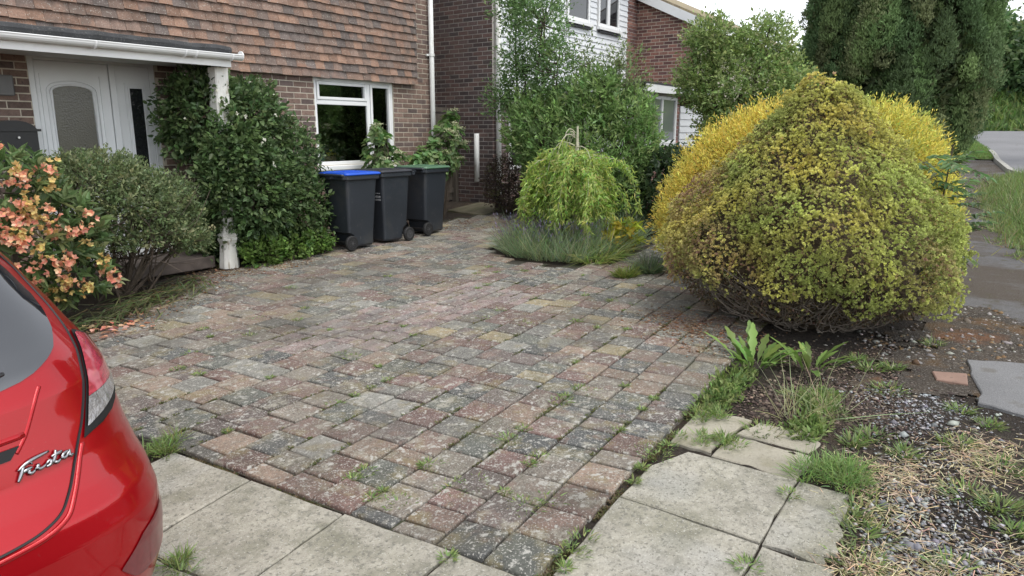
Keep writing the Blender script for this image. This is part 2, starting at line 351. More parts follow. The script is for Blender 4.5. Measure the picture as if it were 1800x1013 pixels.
# ------------------------------------------------------------------ block-paved drive
ANG = R(4.2); U = np.array([math.cos(ANG), math.sin(ANG)]); Vv = np.array([-math.sin(ANG), math.cos(ANG)]); O = np.array([2.01, 1.315])
BX = [2.0, 2.4, 2.8, 3.3, 3.8, 4.4, 5.0, 6.0, 6.4, 8.8, 9.6, 10.4]; BY = [6.0, 6.1, 6.2, 6.55, 7.0, 7.4, 7.45, 7.45, 8.2, 8.2, 7.6, 7.0]
LAV = [(7.0, 4.3), (7.45, 3.95), (8.5, 3.95), (9.8, 4.2), (10.4, 5.0), (8.9, 6.3), (7.6, 5.75), (7.0, 5.0)]
def inpoly(p, poly):
    c = False; j = len(poly) - 1
    for i in range(len(poly)):
        if (poly[i][1] > p[1]) != (poly[j][1] > p[1]) and p[0] < (poly[j][0] - poly[i][0]) * (p[1] - poly[i][1]) / (poly[j][1] - poly[i][1]) + poly[i][0]: c = not c
        j = i
    return c
def drive_ok(x, y): return y < np.interp(x, BX, BY) and x < 10.2 and not inpoly((x, y), LAV)
PAL = [(.092, .095, .092), (.115, .12, .105), (.155, .10, .085), (.165, .108, .096), (.25, .185, .142), (.24, .235, .21), (.27, .225, .135), (.15, .145, .13), (.20, .175, .145), (.135, .11, .10), (.20, .14, .115)]
PW = np.array([2.8, 2.6, 2.2, 1.8, 2.0, 1.6, 1.1, 2.0, 2, 2.2, 1.2]); PW /= PW.sum()
def paver_item(u0, u1, v0, v1, col):
    g = .0058; cs = np.array([(u0 + g, v0 + g), (u1 - g, v0 + g), (u1 - g, v1 - g), (u0 + g, v1 - g)]) + rng.normal(0, .002, (4, 2))
    W = O + cs[:, :1] * U + cs[:, 1:] * Vv; c = W.mean(0); n = len(W)
    inn = W + unit(c - W) * .011; mid = W + unit(c - W) * .003
    tz = rng.normal(0, .0022) + (W - c) @ rng.normal(0, .015, 2); z = zg(W[:, 0], W[:, 1]) + tz
    V = np.concatenate([np.c_[W, z - .06], np.c_[W, z - .010], np.c_[mid, z - .004], np.c_[inn, z]])
    F = [[12, 13, 14, 15]] + [[r * 4 + i, r * 4 + (i + 1) % 4, (r + 1) * 4 + (i + 1) % 4, (r + 1) * 4 + i] for r in range(3) for i in range(4)]
    ok, d = seen(c[0], c[1], 0.1); hid = (c[0] < 2.3 and c[1] > 3.6) or c[1] > 7.0
    return (V, F, col, (0 if (not ok or hid) else 1) + 1 / d), c
items = []
for j in range(27):
    v0 = j * .238; u = rng.uniform(-.2, 0) if j else -.0
    first = True
    while u < 8.6:
        ln = rng.choice([.238, .238, .238, .25, .16, .238, .238]); u0 = max(u, 0.0); u1 = u + ln; u += ln
        if u1 - u0 < .06: u = u0 - .0; ln = .16; u1 = u0 + ln; u = u1
        c = O + (u0 + u1) / 2 * U + (v0 + .119) * Vv
        if not drive_ok(*c): continue
        if 1.35 < u0 < 3.9 and 9.5 < j + (u0 - 2.6) * .6 < 13:      # strip of smaller red blocks
            for k in (0, 1):
                col = np.array(random.choice([(.25, .185, .175), (.21, .16, .155), (.28, .215, .20), (.23, .20, .19)])) * rng.uniform(.85, 1.15)
                it, _ = paver_item(u0, u1, v0 + k * .119, v0 + (k + 1) * .119, col); items.append(it)
            continue
        col = np.array(PAL[rng.choice(len(PAL), p=PW)]) * rng.uniform(.80, 1.16)
        it, _ = paver_item(u0, u1, v0, v0 + .238, col); items.append(it)
bx = np.arange(0, 8.7, .2); bv = np.arange(0.02, 6.5, .2); keep = []
gx = O[0] + bx[:, None] * U[0] + bv[None] * Vv[0]; gy = O[1] + bx[:, None] * U[1] + bv[None] * Vv[1]
n = len(bv); idx = [(i * n + k) for i in range(len(bx) - 1) for k in range(n - 1) if drive_ok(gx[i, k], gy[i, k]) or drive_ok(gx[i + 1, k + 1], gy[i + 1, k + 1])]
i4 = np.array(idx)[:, None] + [0, n, n + 1, 1]
drive = link("driveway", mesh_np("driveway", np.stack([gx.ravel(), gy.ravel(), zg(gx, gy).ravel() - .019], 1), [i4]), m_sand); drive["kind"] = "structure"
pieces("paver", drive, items, m_paver, 300)
# ------------------------------------------------------------------ house materials
m_brick = M("brown_brick", rough=.9, attr=True).mul(18, .22, 4).mul(120, .2, 2).patch(26, .62, .7, (.05, .04, .038), .6).bump(140, .004).done()
m_mort1 = M("buff_mortar", (.50, .45, .37), .95).mul(6, .2).bump(150, .003).done()
m_mort2 = M("grey_mortar", (.40, .375, .35), .95).mul(6, .2).bump(150, .003).done()
m_tile = M("clay_tile", rough=.85, attr=True).mul(9, .22, 4).mul(60, .22, 3).patch(5, .56, .68, (.10, .085, .075), .6, 4).patch(75, .62, .67, (.42, .40, .36), .75, 2).patch(3, .60, .70, (.30, .16, .11), .4).bump(90, .004).done()
m_white = M("white_plastic", (.78, .79, .79), .38).mul(2.5, .05).patch(5, .6, .72, (.58, .57, .53), .35).done()
m_door = M("white_door", (.70, .72, .73), .42).mul(2.0, .05).done()
m_paint = M("flaking_white_paint", (.74, .73, .69), .75).mul(12, .10).patch(9, .60, .66, (.34, .28, .20), .7, 5, stretch=(3, 3, .6)).patch(30, .65, .70, (.35, .3, .23), .5, 4, stretch=(2, 2, .5)).bump(30, .006, stretch=(2, 2, .5)).done()
m_pipe = M("painted_pipe", (.74, .75, .73), .55).mul(8, .07).patch(7, .6, .68, (.45, .43, .38), .6, 4, stretch=(1, 1, .3)).done()
m_felt = M("roofing_felt", (.045, .047, .05), .95).mul(7, .35).patch(60, .6, .68, (.16, .16, .15), .5, 2).bump(80, .01).done()
m_soffit = M("soffit_board", (.50, .50, .48), .7).mul(4, .08).done()
m_black = M("black_plastic", (.012, .012, .013), .45).mul(20, .2).done()
m_board = M("white_weatherboard", (.72, .74, .76), .5).mul(3, .05, stretch=(.3, 1, .3)).done()
m_wood = M("weathered_timber", (.10, .085, .07), .9).mul(14, .35, 4, stretch=(6, 6, .5)).patch(4, .55, .68, (.075, .08, .05), .5).bump(30, .005, stretch=(6, 6, .4)).done()
m_roof = M("roof_tile_dark", (.10, .075, .065), .9).mul(3, .25).mul(30, .3).patch(4, .52, .64, (.24, .2, .09), .6).done()
m_grey = M("grey_plastic", (.14, .14, .14), .5).done()
m_chrome = M("dull_metal", (.5, .5, .5), .3, metal=1.0).done()
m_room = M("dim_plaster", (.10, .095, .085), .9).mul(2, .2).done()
def glass(name, tint, refl, rough=.02, clear=True):
    m = bpy.data.materials.new(name); m.use_nodes = True; t = m.node_tree; t.nodes.clear(); o = t.nodes.new("ShaderNodeOutputMaterial"); g = t.nodes.new("ShaderNodeBsdfGlossy"); g.inputs["Roughness"].default_value = rough
    f = t.nodes.new("ShaderNodeFresnel"); f.inputs[0].default_value = 1.5; mx = t.nodes.new("ShaderNodeMixShader"); ad = t.nodes.new("ShaderNodeMath"); ad.operation = 'MULTIPLY_ADD'; ad.inputs[1].default_value = 1.0; ad.inputs[2].default_value = refl
    if clear: b = t.nodes.new("ShaderNodeBsdfTransparent")
    else: b = t.nodes.new("ShaderNodeBsdfDiffuse")
    b.inputs[0].default_value = (*tint, 1)
    t.links.new(f.outputs[0], ad.inputs[0]); t.links.new(ad.outputs[0], mx.inputs[0]); t.links.new(b.outputs[0], mx.inputs[1]); t.links.new(g.outputs[0], mx.inputs[2]); t.links.new(mx.outputs[0], o.inputs["Surface"]); return m
m_pane = glass("window_glass", (.75, .78, .76), .06); m_dark = glass("dark_window_glass", (.02, .022, .024), .06, clear=False); m_bright = glass("grey_window_glass", (.16, .18, .18), .16, clear=False)
m_obscure = M("obscure_glass", (.07, .066, .046), .13, spec=.7).mul(1.6, .35, 2, stretch=(1, 1, .6)).bump(60, .004).done()

CH, BL = .0775, .2275
def brick_items(plane, u0, u1, z0, z1, holes, pal, prio=None, proud=.0045):
    out = []; r = 0; z = z0
    while z < z1 - .02:
        zb, zt = z, min(z + CH - .013, z1); off = (BL / 2 if r % 2 else 0) - BL; u = u0 + off
        cuts = sorted([(h[0], h[1]) for h in holes if h[2] < zt and h[3] > zb])
        while u < u1:
            a, b = max(u, u0), min(u + BL - .0125, u1); u += BL; segs = [(a, b)]
            for h0, h1 in cuts:
                ns = []
                for s0, s1 in segs:
                    if h1 <= s0 or h0 >= s1: ns.append((s0, s1)); continue
                    if h0 - s0 > 0: ns.append((s0, h0))
                    if s1 - h1 > 0: ns.append((h1, s1))
                segs = ns
            for s0, s1 in segs:
                if s1 - s0 < .035: continue
                e = .002; pr = proud + abs(rng.normal(0, .001))
                V = np.array([plane(s0, zb, 0), plane(s1, zb, 0), plane(s1, zt, 0), plane(s0, zt, 0), plane(s0 + e, zb + e, pr), plane(s1 - e, zb + e, pr), plane(s1 - e, zt - e, pr), plane(s0 + e, zt - e, pr)])
                c = np.array(pal[rng.integers(len(pal))]) * rng.uniform(.8, 1.2); m = V.mean(0); ok, d = seen(*m); pv = (1 if ok else 0) + 1 / d
                if prio: pv += prio((s0 + s1) / 2, (zb + zt) / 2)
                out.append((V, [(4, 5, 6, 7), (0, 1, 5, 4), (1, 2, 6, 5), (2, 3, 7, 6), (3, 0, 4, 7)], c, pv))
        z += CH; r += 1
    return out
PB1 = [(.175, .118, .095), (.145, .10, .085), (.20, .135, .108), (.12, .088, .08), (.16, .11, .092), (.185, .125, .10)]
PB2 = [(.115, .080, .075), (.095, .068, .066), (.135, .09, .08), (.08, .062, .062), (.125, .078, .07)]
PB3 = [(.25, .12, .095), (.21, .105, .085), (.28, .145, .115), (.18, .09, .08), (.15, .08, .075)]

# ------------------------------------------------------------------ house with hung tiles
FY = 8.4
house = thing("brick_house", "brown brick house with red hung tiles above and white door under a canopy", "house", (3, 8.4, .2))
mb = MB()
D0, D1, DT = 3.32, 4.65, 2.50; W0, W1, WB, WT = 6.97, 8.57, 1.22, 2.485
for a in ((-1, D0, .0, DT), (D1, W0, .0, DT), (W0, W1, .0, WB), (W1, 9.47, .0, DT), (-1, 9.47, DT, 5.2)): mb.box(a[0], a[1], FY, FY + .22, a[2], a[3])
mb.box(9.27, 9.47, FY + .22, 15, 0, 5.2); mb.box(-1, -.8, FY + .22, 15, 0, 5.2); mb.box(-1, 9.47, 15, 15.2, 0, 5.2)
wall = mb.build("wall", m_mort1, house)
fp = lambda u, z, o: (u, FY - o, z)
hid = lambda u, z: -1 if (4.7 < u < 5.6 and z < 2.2) or (u < 2.8) or (5.6 <= u < 6.9 and z < 1.9) or z < .9 or (W0 < u < W1 and z < 1.25) else 0
pieces("brick", wall, brick_items(fp, -1, 9.47, .08, 2.52, [(D0, D1, 0, 2.6), (W0, W1, WB - .07, 2.6)], PB1, hid) + brick_items(fp, 9.06, 9.47, 2.52, 5.2, [], PB1), m_brick, 300)
# tile hanging
clad = MB().box(-1, 9.06, FY - .055, FY, 2.50, 5.2).build("tile_hanging", m_wood, house)
TW, TH = .164, .1125; PT = [(.228, .148, .112), (.20, .138, .11), (.262, .162, .118), (.175, .13, .11), (.215, .147, .117), (.152, .122, .11), (.28, .17, .12)]; titems = []
z = 2.47; r = 0
while z < 5.15:
    u = -1 - (TW / 2 if r % 2 else 0)
    while u < 9.06:
        a, b = max(u, -1), min(u + TW - .003, 9.06 + .004); u += TW
        if b - a < .03: continue
        j = rng.normal(0, .0035); k = rng.normal(0, .002, 2); yb = FY - .098 + rng.normal(0, .002); yt = FY - .066
        # slight camber: the tile is thicker towards the nib at its middle
        mid = (a + b) / 2; cam_ = .004
        V = [(a, yb, z + j + k[0]), (mid, yb - cam_, z + j), (b, yb, z + j + k[1]), (a, yt, z + .128), (mid, yt - cam_, z + .128), (b, yt, z + .128), (a, yb + .013, z + j + k[0]), (mid, yb + .013 - cam_, z + j), (b, yb + .013, z + j + k[1])]
        F = [(0, 1, 4, 3), (1, 2, 5, 4), (6, 7, 1, 0), (7, 8, 2, 1), (0, 3, 6), (2, 8, 5)]
        c = np.array(PT[rng.integers(len(PT))]) * rng.uniform(.70, 1.08); ok, d = seen(mid, yb, z); titems.append((np.array(V), F, c, (1 if ok else 0) + 1 / d))
    z += TH; r += 1
pieces("tile", clad, titems, m_tile, 300)
mb = MB(); mb.hexa([(-1.3, 7.9, 5.12), (9.6, 7.9, 5.12), (9.6, 11.8, 7.4), (-1.3, 11.8, 7.4), (-1.3, 7.9, 5.25), (9.6, 7.9, 5.25), (9.6, 11.8, 7.53), (-1.3, 11.8, 7.53)])
mb.hexa([(-1.3, 11.8, 7.4), (9.6, 11.8, 7.4), (9.6, 15.7, 5.12), (-1.3, 15.7, 5.12), (-1.3, 11.8, 7.53), (9.6, 11.8, 7.53), (9.6, 15.7, 5.25), (-1.3, 15.7, 5.25)]); mb.build("roof", m_roof, house)
# window
win = MB()
def frame(mb, x0, x1, z0, z1, y0, y1, t):
    mb.box(x0, x0 + t, y0, y1, z0, z1, bev=.006); mb.box(x1 - t, x1, y0, y1, z0, z1, bev=.006); mb.box(x0 + t, x1 - t, y0 + .002, y1, z0, z0 + t, bev=.006); mb.box(x0 + t, x1 - t, y0 + .002, y1, z1 - t, z1, bev=.006)
frame(win, W0 + .004, W1 - .004, WB, WT - .004, FY + .02, FY + .09, .055)
win.box(8.00, 8.07, FY + .018, FY + .09, WB + .055, WT - .06, bev=.006); win.box(W0 + .06, 8.0, FY + .018, FY + .09, 2.10, 2.165, bev=.006)
window = win.build("window", m_white, house)
s2 = MB(); frame(s2, W0 + .062, 7.998, 2.168, WT - .062, FY + .005, FY + .06, .042); frame(s2, 8.073, W1 - .062, WB + .058, WT - .062, FY + .003, FY + .06, .042); s2.build("sash", m_white, window)
for a in ((W0 + .06, 8.0, WB + .055, 2.10), (W0 + .10, 7.96, 2.2, WT - .09), (8.1, W1 - .09, WB + .09, WT - .09)): MB().box(a[0], a[1], FY + .045, FY + .051, a[2], a[3]).build("pane", m_pane, window)
MB().box(W0 - .03, W1 + .03, FY - .05, FY + .05, WB - .075, WB - .004, bev=.01).build("sill", m_white, window)
# room behind the window
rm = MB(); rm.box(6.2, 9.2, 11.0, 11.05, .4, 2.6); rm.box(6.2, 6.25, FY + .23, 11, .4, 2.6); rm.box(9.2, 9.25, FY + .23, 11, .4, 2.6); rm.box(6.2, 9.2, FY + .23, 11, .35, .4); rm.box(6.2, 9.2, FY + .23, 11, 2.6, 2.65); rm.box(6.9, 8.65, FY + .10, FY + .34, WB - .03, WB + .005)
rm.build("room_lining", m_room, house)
m_curt = M("lace_curtain", (.45, .46, .47), .9).mul(40, .3, stretch=(3, 3, .2)).done(.3)
cx = np.linspace(8.12, 8.30, 40); V = np.concatenate([np.stack([cx, FY + .16 + .02 * np.sin(cx * 160), np.full(40, zz)], 1) for zz in (1.35, 2.42)]); i = np.arange(39)[:, None]
link("curtain", mesh_np("curtain", V, [i + [0, 1, 41, 40]]), m_curt, house)
# door set
df = MB(); frame(df, D0 + .003, D1 - .003, .28, DT - .003, FY + .01, FY + .09, .06); df.box(4.13, 4.20, FY + .008, FY + .09, .34, DT - .063, bev=.006); doorset = df.build("door_frame", m_door, house)
leaf = MB(); leaf.box(D0 + .066, 4.127, FY + .025, FY + .075, .35, DT - .066, bev=.006); door = leaf.build("door", m_door, house)
def arch(x0, x1, z0, z1, rise, n=12):
    t = np.linspace(0, math.pi, n); xm, hw = (x0 + x1) / 2, (x1 - x0) / 2
    return [(x0, z0), (x1, z0)] + [(xm + hw * math.cos(q), z1 + rise * math.sin(q)) for q in t]
def plate(name, pts, y, th, mat, parent):
    n = len(pts); V = [(p[0], y, p[1]) for p in pts] + [(p[0], y + th, p[1]) for p in pts]; mb = MB(); mb.add(V, [list(range(n))] + [[i, i + n, (i + 1) % n + n, (i + 1) % n] for i in range(n)]); return mb.build(name, mat, parent)
A = arch(3.535, 3.93, 1.05, 2.13, .055); plate("glass", A, FY + .018, .01, m_obscure, door)
for k, (gr, rr) in enumerate(((.012, .014), (.055, .007))):
    Q = arch(3.535 - gr, 3.93 + gr, 1.05 - gr, 2.13, .055 + gr); mb = MB(); mb.tube([(p[0], FY + .022, p[1]) for p in Q + Q[:1]], rr, 6, cap=False); mb.build("moulding", m_door, door, smooth=True)
for x in (3.43, 4.03): MB().box(x - .004, x + .004, FY + .019, FY + .03, .5, 2.3).build("groove_bead", m_door, door)
h = MB(); h.box(4.045, 4.085, FY + .005, FY + .026, 1.22, 1.44, bev=.008); h.tube([(4.065, FY + .01, 1.36), (4.065, FY - .04, 1.36), (4.0, FY - .045, 1.36), (3.95, FY - .045, 1.36)], .01, 6); h.build("handle", m_black, door)
sd_ = MB(); sd_.box(4.203, D1 - .066, FY + .03, FY + .075, .35, DT - .066); side = sd_.build("sidelight", m_door, house)
MB().box(4.345, 4.49, FY + .024, FY + .031, 1.05, 2.19).build("glass", m_dark, side)
mb = MB(); frame(mb, 4.325, 4.51, 1.03, 2.21, FY + .012, FY + .032, .02); frame(mb, 4.29, 4.545, .99, 2.25, FY + .022, FY + .034, .012); mb.build("moulding", m_door, side)
MB().box(3.2, 4.8, 7.75, FY - .002, .12, .26, bev=.01).build("doorstep", M("dark_step", (.10, .08, .07), .9).mul(9, .3).done(), house)
# canopy
CY = 7.45
can = MB().box(1.0, 5.0, CY, FY - .1, 2.455, 2.56).build("canopy", m_soffit, house)
MB().box(1.0, 5.012, CY - .022, CY - .002, 2.42, 2.555).build("fascia", m_white, can); MB().box(5.002, 5.022, CY - .002, FY - .1, 2.42, 2.57).build("fascia", m_white, can)
fe = MB(); fx = np.linspace(1.0, 5.02, 26); fe.tube([(x, CY - .005 + rng.normal(0, .004), 2.605 + rng.normal(0, .005)) for x in fx], .05, 8, flat=.9); fe.box(1.0, 5.02, CY, FY - .1, 2.565, 2.6); fe.build("felt_roof", m_felt, can, smooth=False)
gt = np.linspace(math.pi, 2 * math.pi, 9); gx0, gx1 = 1.0, 5.10; gy, gz = CY - .082, 2.545; V = []
for x in (gx0, gx1):
    for rr in (.056, .050):
        V += [(x, gy + rr * math.cos(a), gz + .95 * rr * math.sin(a)) for a in gt]
g = MB(); F = [[k, k + 1, 18 + k + 1, 18 + k] for k in range(8)] + [[9 + k + 1, 9 + k, 27 + k, 27 + k + 1] for k in range(8)] + [[0, 18, 27, 9], [8, 17, 35, 26]]
g.add(V, F); g.tube([(gx0, gy - .055, gz + .003), (gx1, gy - .055, gz + .003)], .007, 6); g.lathe([(.054, 0), (.054, .012)], 16, (gx1 - .002, gy, gz - .002), 0); gut = g.build("gutter", m_white, can)
for x in (3.51, 4.42, 4.54, 4.97):
    b = MB(); b.tube([(x, gy + .06 * math.cos(a), gz + .058 * math.sin(a)) for a in np.linspace(math.pi * .97, 2.1 * math.pi, 10)], .011, 5); b.box(x - .012, x + .012, gy + .05, CY - .02, gz - .06, gz + .01); b.build("bracket", m_white, gut)
# porch post: square above, turned below
sec = [(.10, .115), (.098, .18), (.09, .30), (.083, .40), (.105, .455), (.105, .475), (.088, .485), (.098, .50), (.098, .52), (.075, .54), (.068, .62), (.066, .80), (.064, .97), (.07, 1.5), (.078, 1.9), (.083, 1.95), (.083, 2.42)]
V = []; n8 = 8
for hw, zz in sec:
    cx_, cy_ = 4.90 + .065 * (zz - .12) / 2.3, 7.62; sq = .82 if zz > 1.4 else .5
    for (sx, sy) in ((-1, -sq), (-sq, -1), (sq, -1), (1, -sq), (1, sq), (sq, 1), (-sq, 1), (-1, sq)): V.append((cx_ + hw * sx, cy_ + hw * sy, zz))
mb = MB(); mb.add(V, [[r * 8 + i, r * 8 + (i + 1) % 8, (r + 1) * 8 + (i + 1) % 8, (r + 1) * 8 + i] for r in range(len(sec) - 1) for i in range(8)]); mb.build("porch_post", m_paint, house, label="flaking white porch post with a turned foot")
# downpipe, letter box, bell
dp = MB(); dp.tube([(9.43, FY - .075, .25), (9.43, FY - .075, 5.1)], .042, 12); pipe = dp.build("downpipe", m_pipe, house, smooth=True)
for zz in (1.2, 2.97, 4.6): MB().lathe([(.052, -.022), (.052, .022)], 14, (9.43, FY - .075, zz)).box(9.355, 9.505, FY - .045, FY - .011, zz - .016, zz + .016).build("bracket", m_pipe, pipe)
lb = MB(); n = 10; pr = [(2.86, 1.38), (3.28, 1.38), (3.28, 1.72)] + [(3.07 + .21 * math.cos(a), 1.72 + .10 * math.sin(a)) for a in np.linspace(.2, math.pi - .2, 8)] + [(2.86, 1.72)]
V = [(p[0], FY - .13, p[1]) for p in pr] + [(p[0], FY - .012, p[1]) for p in pr]; k = len(pr); lb.add(V, [list(range(k)), list(range(2 * k - 1, k - 1, -1))] + [[i, i + k, (i + 1) % k + k, (i + 1) % k] for i in range(k)])
lb.box(2.83, 3.31, FY - .15, FY - .012, 1.71, 1.735); letter = lb.build("letter_box", m_black, house); MB().lathe([(.012, 0), (.012, .02)], 10, (3.1, FY - .15, 1.65), 1).build("lock", m_chrome, letter)
MB().box(3.02, 3.16, FY - .05, FY - .012, 2.06, 2.26, bev=.01).box(3.03, 3.09, FY - .058, FY - .05, 2.1, 2.22).build("bell_box", m_grey, house)

# ------------------------------------------------------------------ gate in the passage
gate = thing("side_gate", "dark timber side gate closing the passage between the two houses", "gate", (10.2, 9.05, .3))
for i in range(9): MB().box(9.52 + i * .145, 9.52 + i * .145 + .138, 9.05, 9.072, .40 + rng.uniform(0, .01), 2.05 + rng.uniform(-.01, .01)).build("board", m_wood, gate)
MB().box(9.5, 10.84, 9.03, 9.05, 2.08, 2.16).box(9.5, 10.84, 9.02, 9.049, .55, .65).build("rail", m_wood, gate)
MB().box(10.77, 10.86, 8.96, 9.05, .28, 2.12).build("post", m_wood, gate)
st = MB().tube([(10.83, 8.48, .78), (10.83, 8.48, 1.68)], .05, 10).build("waste_pipe", m_pipe, None, smooth=True); st.location = (0, 0, 0); tag(st, "short white capped pipe standing against the dark brick side wall", "pipe")
stp = slab("stone_step", [(9.75, 7.55), (10.45, 7.45), (10.75, 8.35), (9.85, 8.4)], M("mossy_stone", (.13, .115, .075), .95).mul(6, .3).patch(4, .5, .64, (.08, .085, .04), .6).bump(30, .01).done(), .0, .10); tag(stp, "flat stone step on the ground in front of the side gate", "step")

# ------------------------------------------------------------------ white boarded house next door
NY = 8.15
h2 = thing("boarded_house", "white weatherboarded house with dark brick side wall and white downpipe", "house", (13, 8.15, .3))
mb = MB(); mb.box(10.9, 11.1, NY, 15, 0, 5.3); mb.box(11.1, 16.84, NY, NY + .2, 0, 5.3); mb.box(16.6, 16.84, NY + .2, 15, 0, 5.3); mb.box(10.9, 16.84, 15, 15.2, 0, 5.3); w2 = mb.build("wall", m_mort2, h2)
sp = lambda u, z, o: (10.9 - o, u, z)
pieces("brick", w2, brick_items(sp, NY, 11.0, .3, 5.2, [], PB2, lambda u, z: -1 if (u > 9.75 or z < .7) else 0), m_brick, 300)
fp2 = lambda u, z, o: (u, NY - o, z)
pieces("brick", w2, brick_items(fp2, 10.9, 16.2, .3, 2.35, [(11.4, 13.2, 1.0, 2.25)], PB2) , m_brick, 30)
pieces("brick", w2, brick_items(fp2, 16.28, 16.84, 2.3, 5.3, [], PB3), m_brick, 90)
lw = MB(); frame(lw, 11.4, 13.2, 1.0, 2.25, NY - .03, NY, .07); lw.box(12.27, 12.33, NY - .028, NY, 1.07, 2.18); lw = lw.build("window", m_white, h2)
for a, b in ((11.47, 12.27), (12.33, 13.13)): MB().box(a, b, NY - .014, NY - .008, 1.07, 2.18).build("pane", m_dark, lw)
z = 2.35; WZ = 4.02
while z < 5.25:
    segs = [(11.12, 16.27)] if z + .118 < WZ else [(11.12, 13.42), (14.46, 14.76), (15.86, 16.27)]
    for a, b in segs:
        j = rng.normal(0, .002); MB().hexa([(a, NY - .035 + j, z), (b, NY - .035 + j, z), (b, NY - .002, z), (a, NY - .002, z), (a, NY - .013, z + .128), (b, NY - .013, z + .128), (b, NY - .002, z + .128), (a, NY - .002, z + .128)]).build("weatherboard", m_board, h2)
    z += .12
for x0, x1, mm in ((13.46, 14.42, None), (14.80, 15.82, 15.28)):
    b = MB(); frame(b, x0, x1, WZ, 5.15, NY - .05, NY, .075)
    if mm: b.box(mm - .06, mm + .06, NY - .048, NY, WZ + .075, 5.07)
    o = b.build("window", m_white, h2); q = MB()
    for a, c in ([(x0 + .075, x1 - .075)] if not mm else [(x0 + .075, mm - .06), (mm + .06, x1 - .075)]): MB().box(a, c, NY - .02, NY - .012, WZ + .075, 5.07).build("pane", m_dark, o)
    MB().box(x0 - .05, x1 + .05, NY - .11, NY - .036, WZ - .07, WZ - .005).build("sill", m_white, o); MB().box(x0, x1 + .02, NY - .085, NY - .036, WZ - .125, WZ - .085).build("bracket", m_felt, o)
dp = MB().tube([(10.98, NY - .08, .3), (10.98, NY - .08, 5.2)], .05, 10).build("downpipe", m_pipe, h2, smooth=True)
mb = MB(); mb.hexa([(10.6, 7.75, 5.2), (16.85, 7.75, 5.2), (16.85, 11.7, 7.5), (10.6, 11.7, 7.5), (10.6, 7.75, 5.33), (16.85, 7.75, 5.33), (16.85, 11.7, 7.63), (10.6, 11.7, 7.63)]); mb.hexa([(10.6, 11.7, 7.5), (16.85, 11.7, 7.5), (16.85, 15.6, 5.2), (10.6, 15.6, 5.2), (10.6, 11.7, 7.63), (16.85, 11.7, 7.63), (16.85, 15.6, 5.33), (10.6, 15.6, 5.33)]); mb.build("roof", m_roof, h2)
# flat-roofed front extension
AY = 6.2; ex = MB(); ex.box(13.2, 13.35, AY, NY, .1, 2.5); ex.box(13.35, 16.8, AY, AY + .15, .1, 1.46); ex.box(14.88, 15.03, AY, AY + .15, 1.46, 2.5); ex.box(16.5, 16.8, AY, AY + .15, 1.46, 2.5); ex.box(13.35, 14.88, AY, AY + .15, 2.42, 2.5); ex.box(13.35, 16.8, NY - .15, NY - .05, .1, 2.45)
ext = ex.build("extension_wall", m_mort2, h2); ep = lambda u, z, o: (u, AY - o, z)
pieces("brick", ext, brick_items(ep, 13.2, 15.04, .3, 2.45, [(13.3, 14.88, 1.46, 2.6)], PB3), m_brick, 80)
MB().box(13.0, 16.82, AY - .14, NY - .04, 2.5, 2.54).box(13.0, 16.82, AY - .16, AY - .14, 2.47, 2.62).build("flat_roof", m_white, ext); MB().box(12.99, 16.82, AY - .165, NY - .04, 2.62, 2.655).build("felt_roof", m_felt, ext)
b = MB(); frame(b, 13.32, 14.87, 1.48, 2.42, AY - .02, AY + .05, .06); b.box(14.10, 14.15, AY - .018, AY + .05, 1.54, 2.36); b.box(13.22, 14.95, AY - .10, AY - .022, 1.42, 1.475); o = b.build("window", m_white, ext)
for a, c in ((13.38, 14.10), (14.15, 14.81)): MB().box(a, c, AY + .01, AY + .016, 1.54, 2.36).build("pane", m_bright, o)
gd = MB()
for k in range(14): gd.hexa([(15.06, AY - .03, .3 + k * .14), (16.48, AY - .03, .3 + k * .14), (16.48, AY - .002, .3 + k * .14), (15.06, AY - .002, .3 + k * .14), (15.06, AY - .018, .435 + k * .14), (16.48, AY - .018, .435 + k * .14), (16.48, AY - .002, .435 + k * .14), (15.06, AY - .002, .435 + k * .14)])
gd.build("garage_door", m_board, ext); MB().box(13.14, 13.19, 6.5, 7.4, .25, 2.3).build("door", m_white, ext)

# ------------------------------------------------------------------ gabled house beyond
GX = 16.85
h3 = thing("gabled_house", "red brick gabled house with white bargeboard behind the pale green tree", "house", (18, 7, .5))
V = [(GX, 6.62, 0), (GX, 13, 0), (GX, 13, 4.3), (GX, 9.8, 5.77), (GX, 6.62, 4.28)]; V += [(GX + 6, y, z) for _, y, z in V]
mb = MB(); mb.add(V, [[0, 4, 3, 2, 1], [5, 6, 7, 8, 9]] + [[i, (i + 1) % 5, (i + 1) % 5 + 5, i + 5] for i in range(5)]); w3 = mb.build("wall", m_mort1, h3)
gp = lambda u, z, o: (GX - o, u, z); its = [q for q in brick_items(gp, 6.63, 8.16, 2.3, 5.2, [], PB3) if q[0][:, 2].max() < 4.26 + (q[0][:, 1].min() - 6.62) * .47]
pieces("brick", w3, its, m_brick, 220)
sl3 = .545; mb = MB()
for y0, y1, z0, z1 in ((6.15, 9.8, 4.09, 5.80),): mb.hexa([(GX - .16, y0, z0), (GX + 6.2, y0, z0), (GX + 6.2, y1, z1), (GX - .16, y1, z1), (GX - .16, y0, z0 + .1), (GX + 6.2, y0, z0 + .1), (GX + 6.2, y1, z1 + .1), (GX - .16, y1, z1 + .1)])
mb.hexa([(GX - .16, 9.8, 5.80), (GX + 6.2, 9.8, 5.80), (GX + 6.2, 13.4, 4.1), (GX - .16, 13.4, 4.1), (GX - .16, 9.8, 5.90), (GX + 6.2, 9.8, 5.90), (GX + 6.2, 13.4, 4.2), (GX - .16, 13.4, 4.2)])
m_roof3 = M("lichened_roof_tile", (.22, .18, .12), .9).mul(5, .25).patch(4, .48, .6, (.36, .30, .14), .6).mul(40, .25).done(); rf = mb.build("roof", m_roof3, h3)
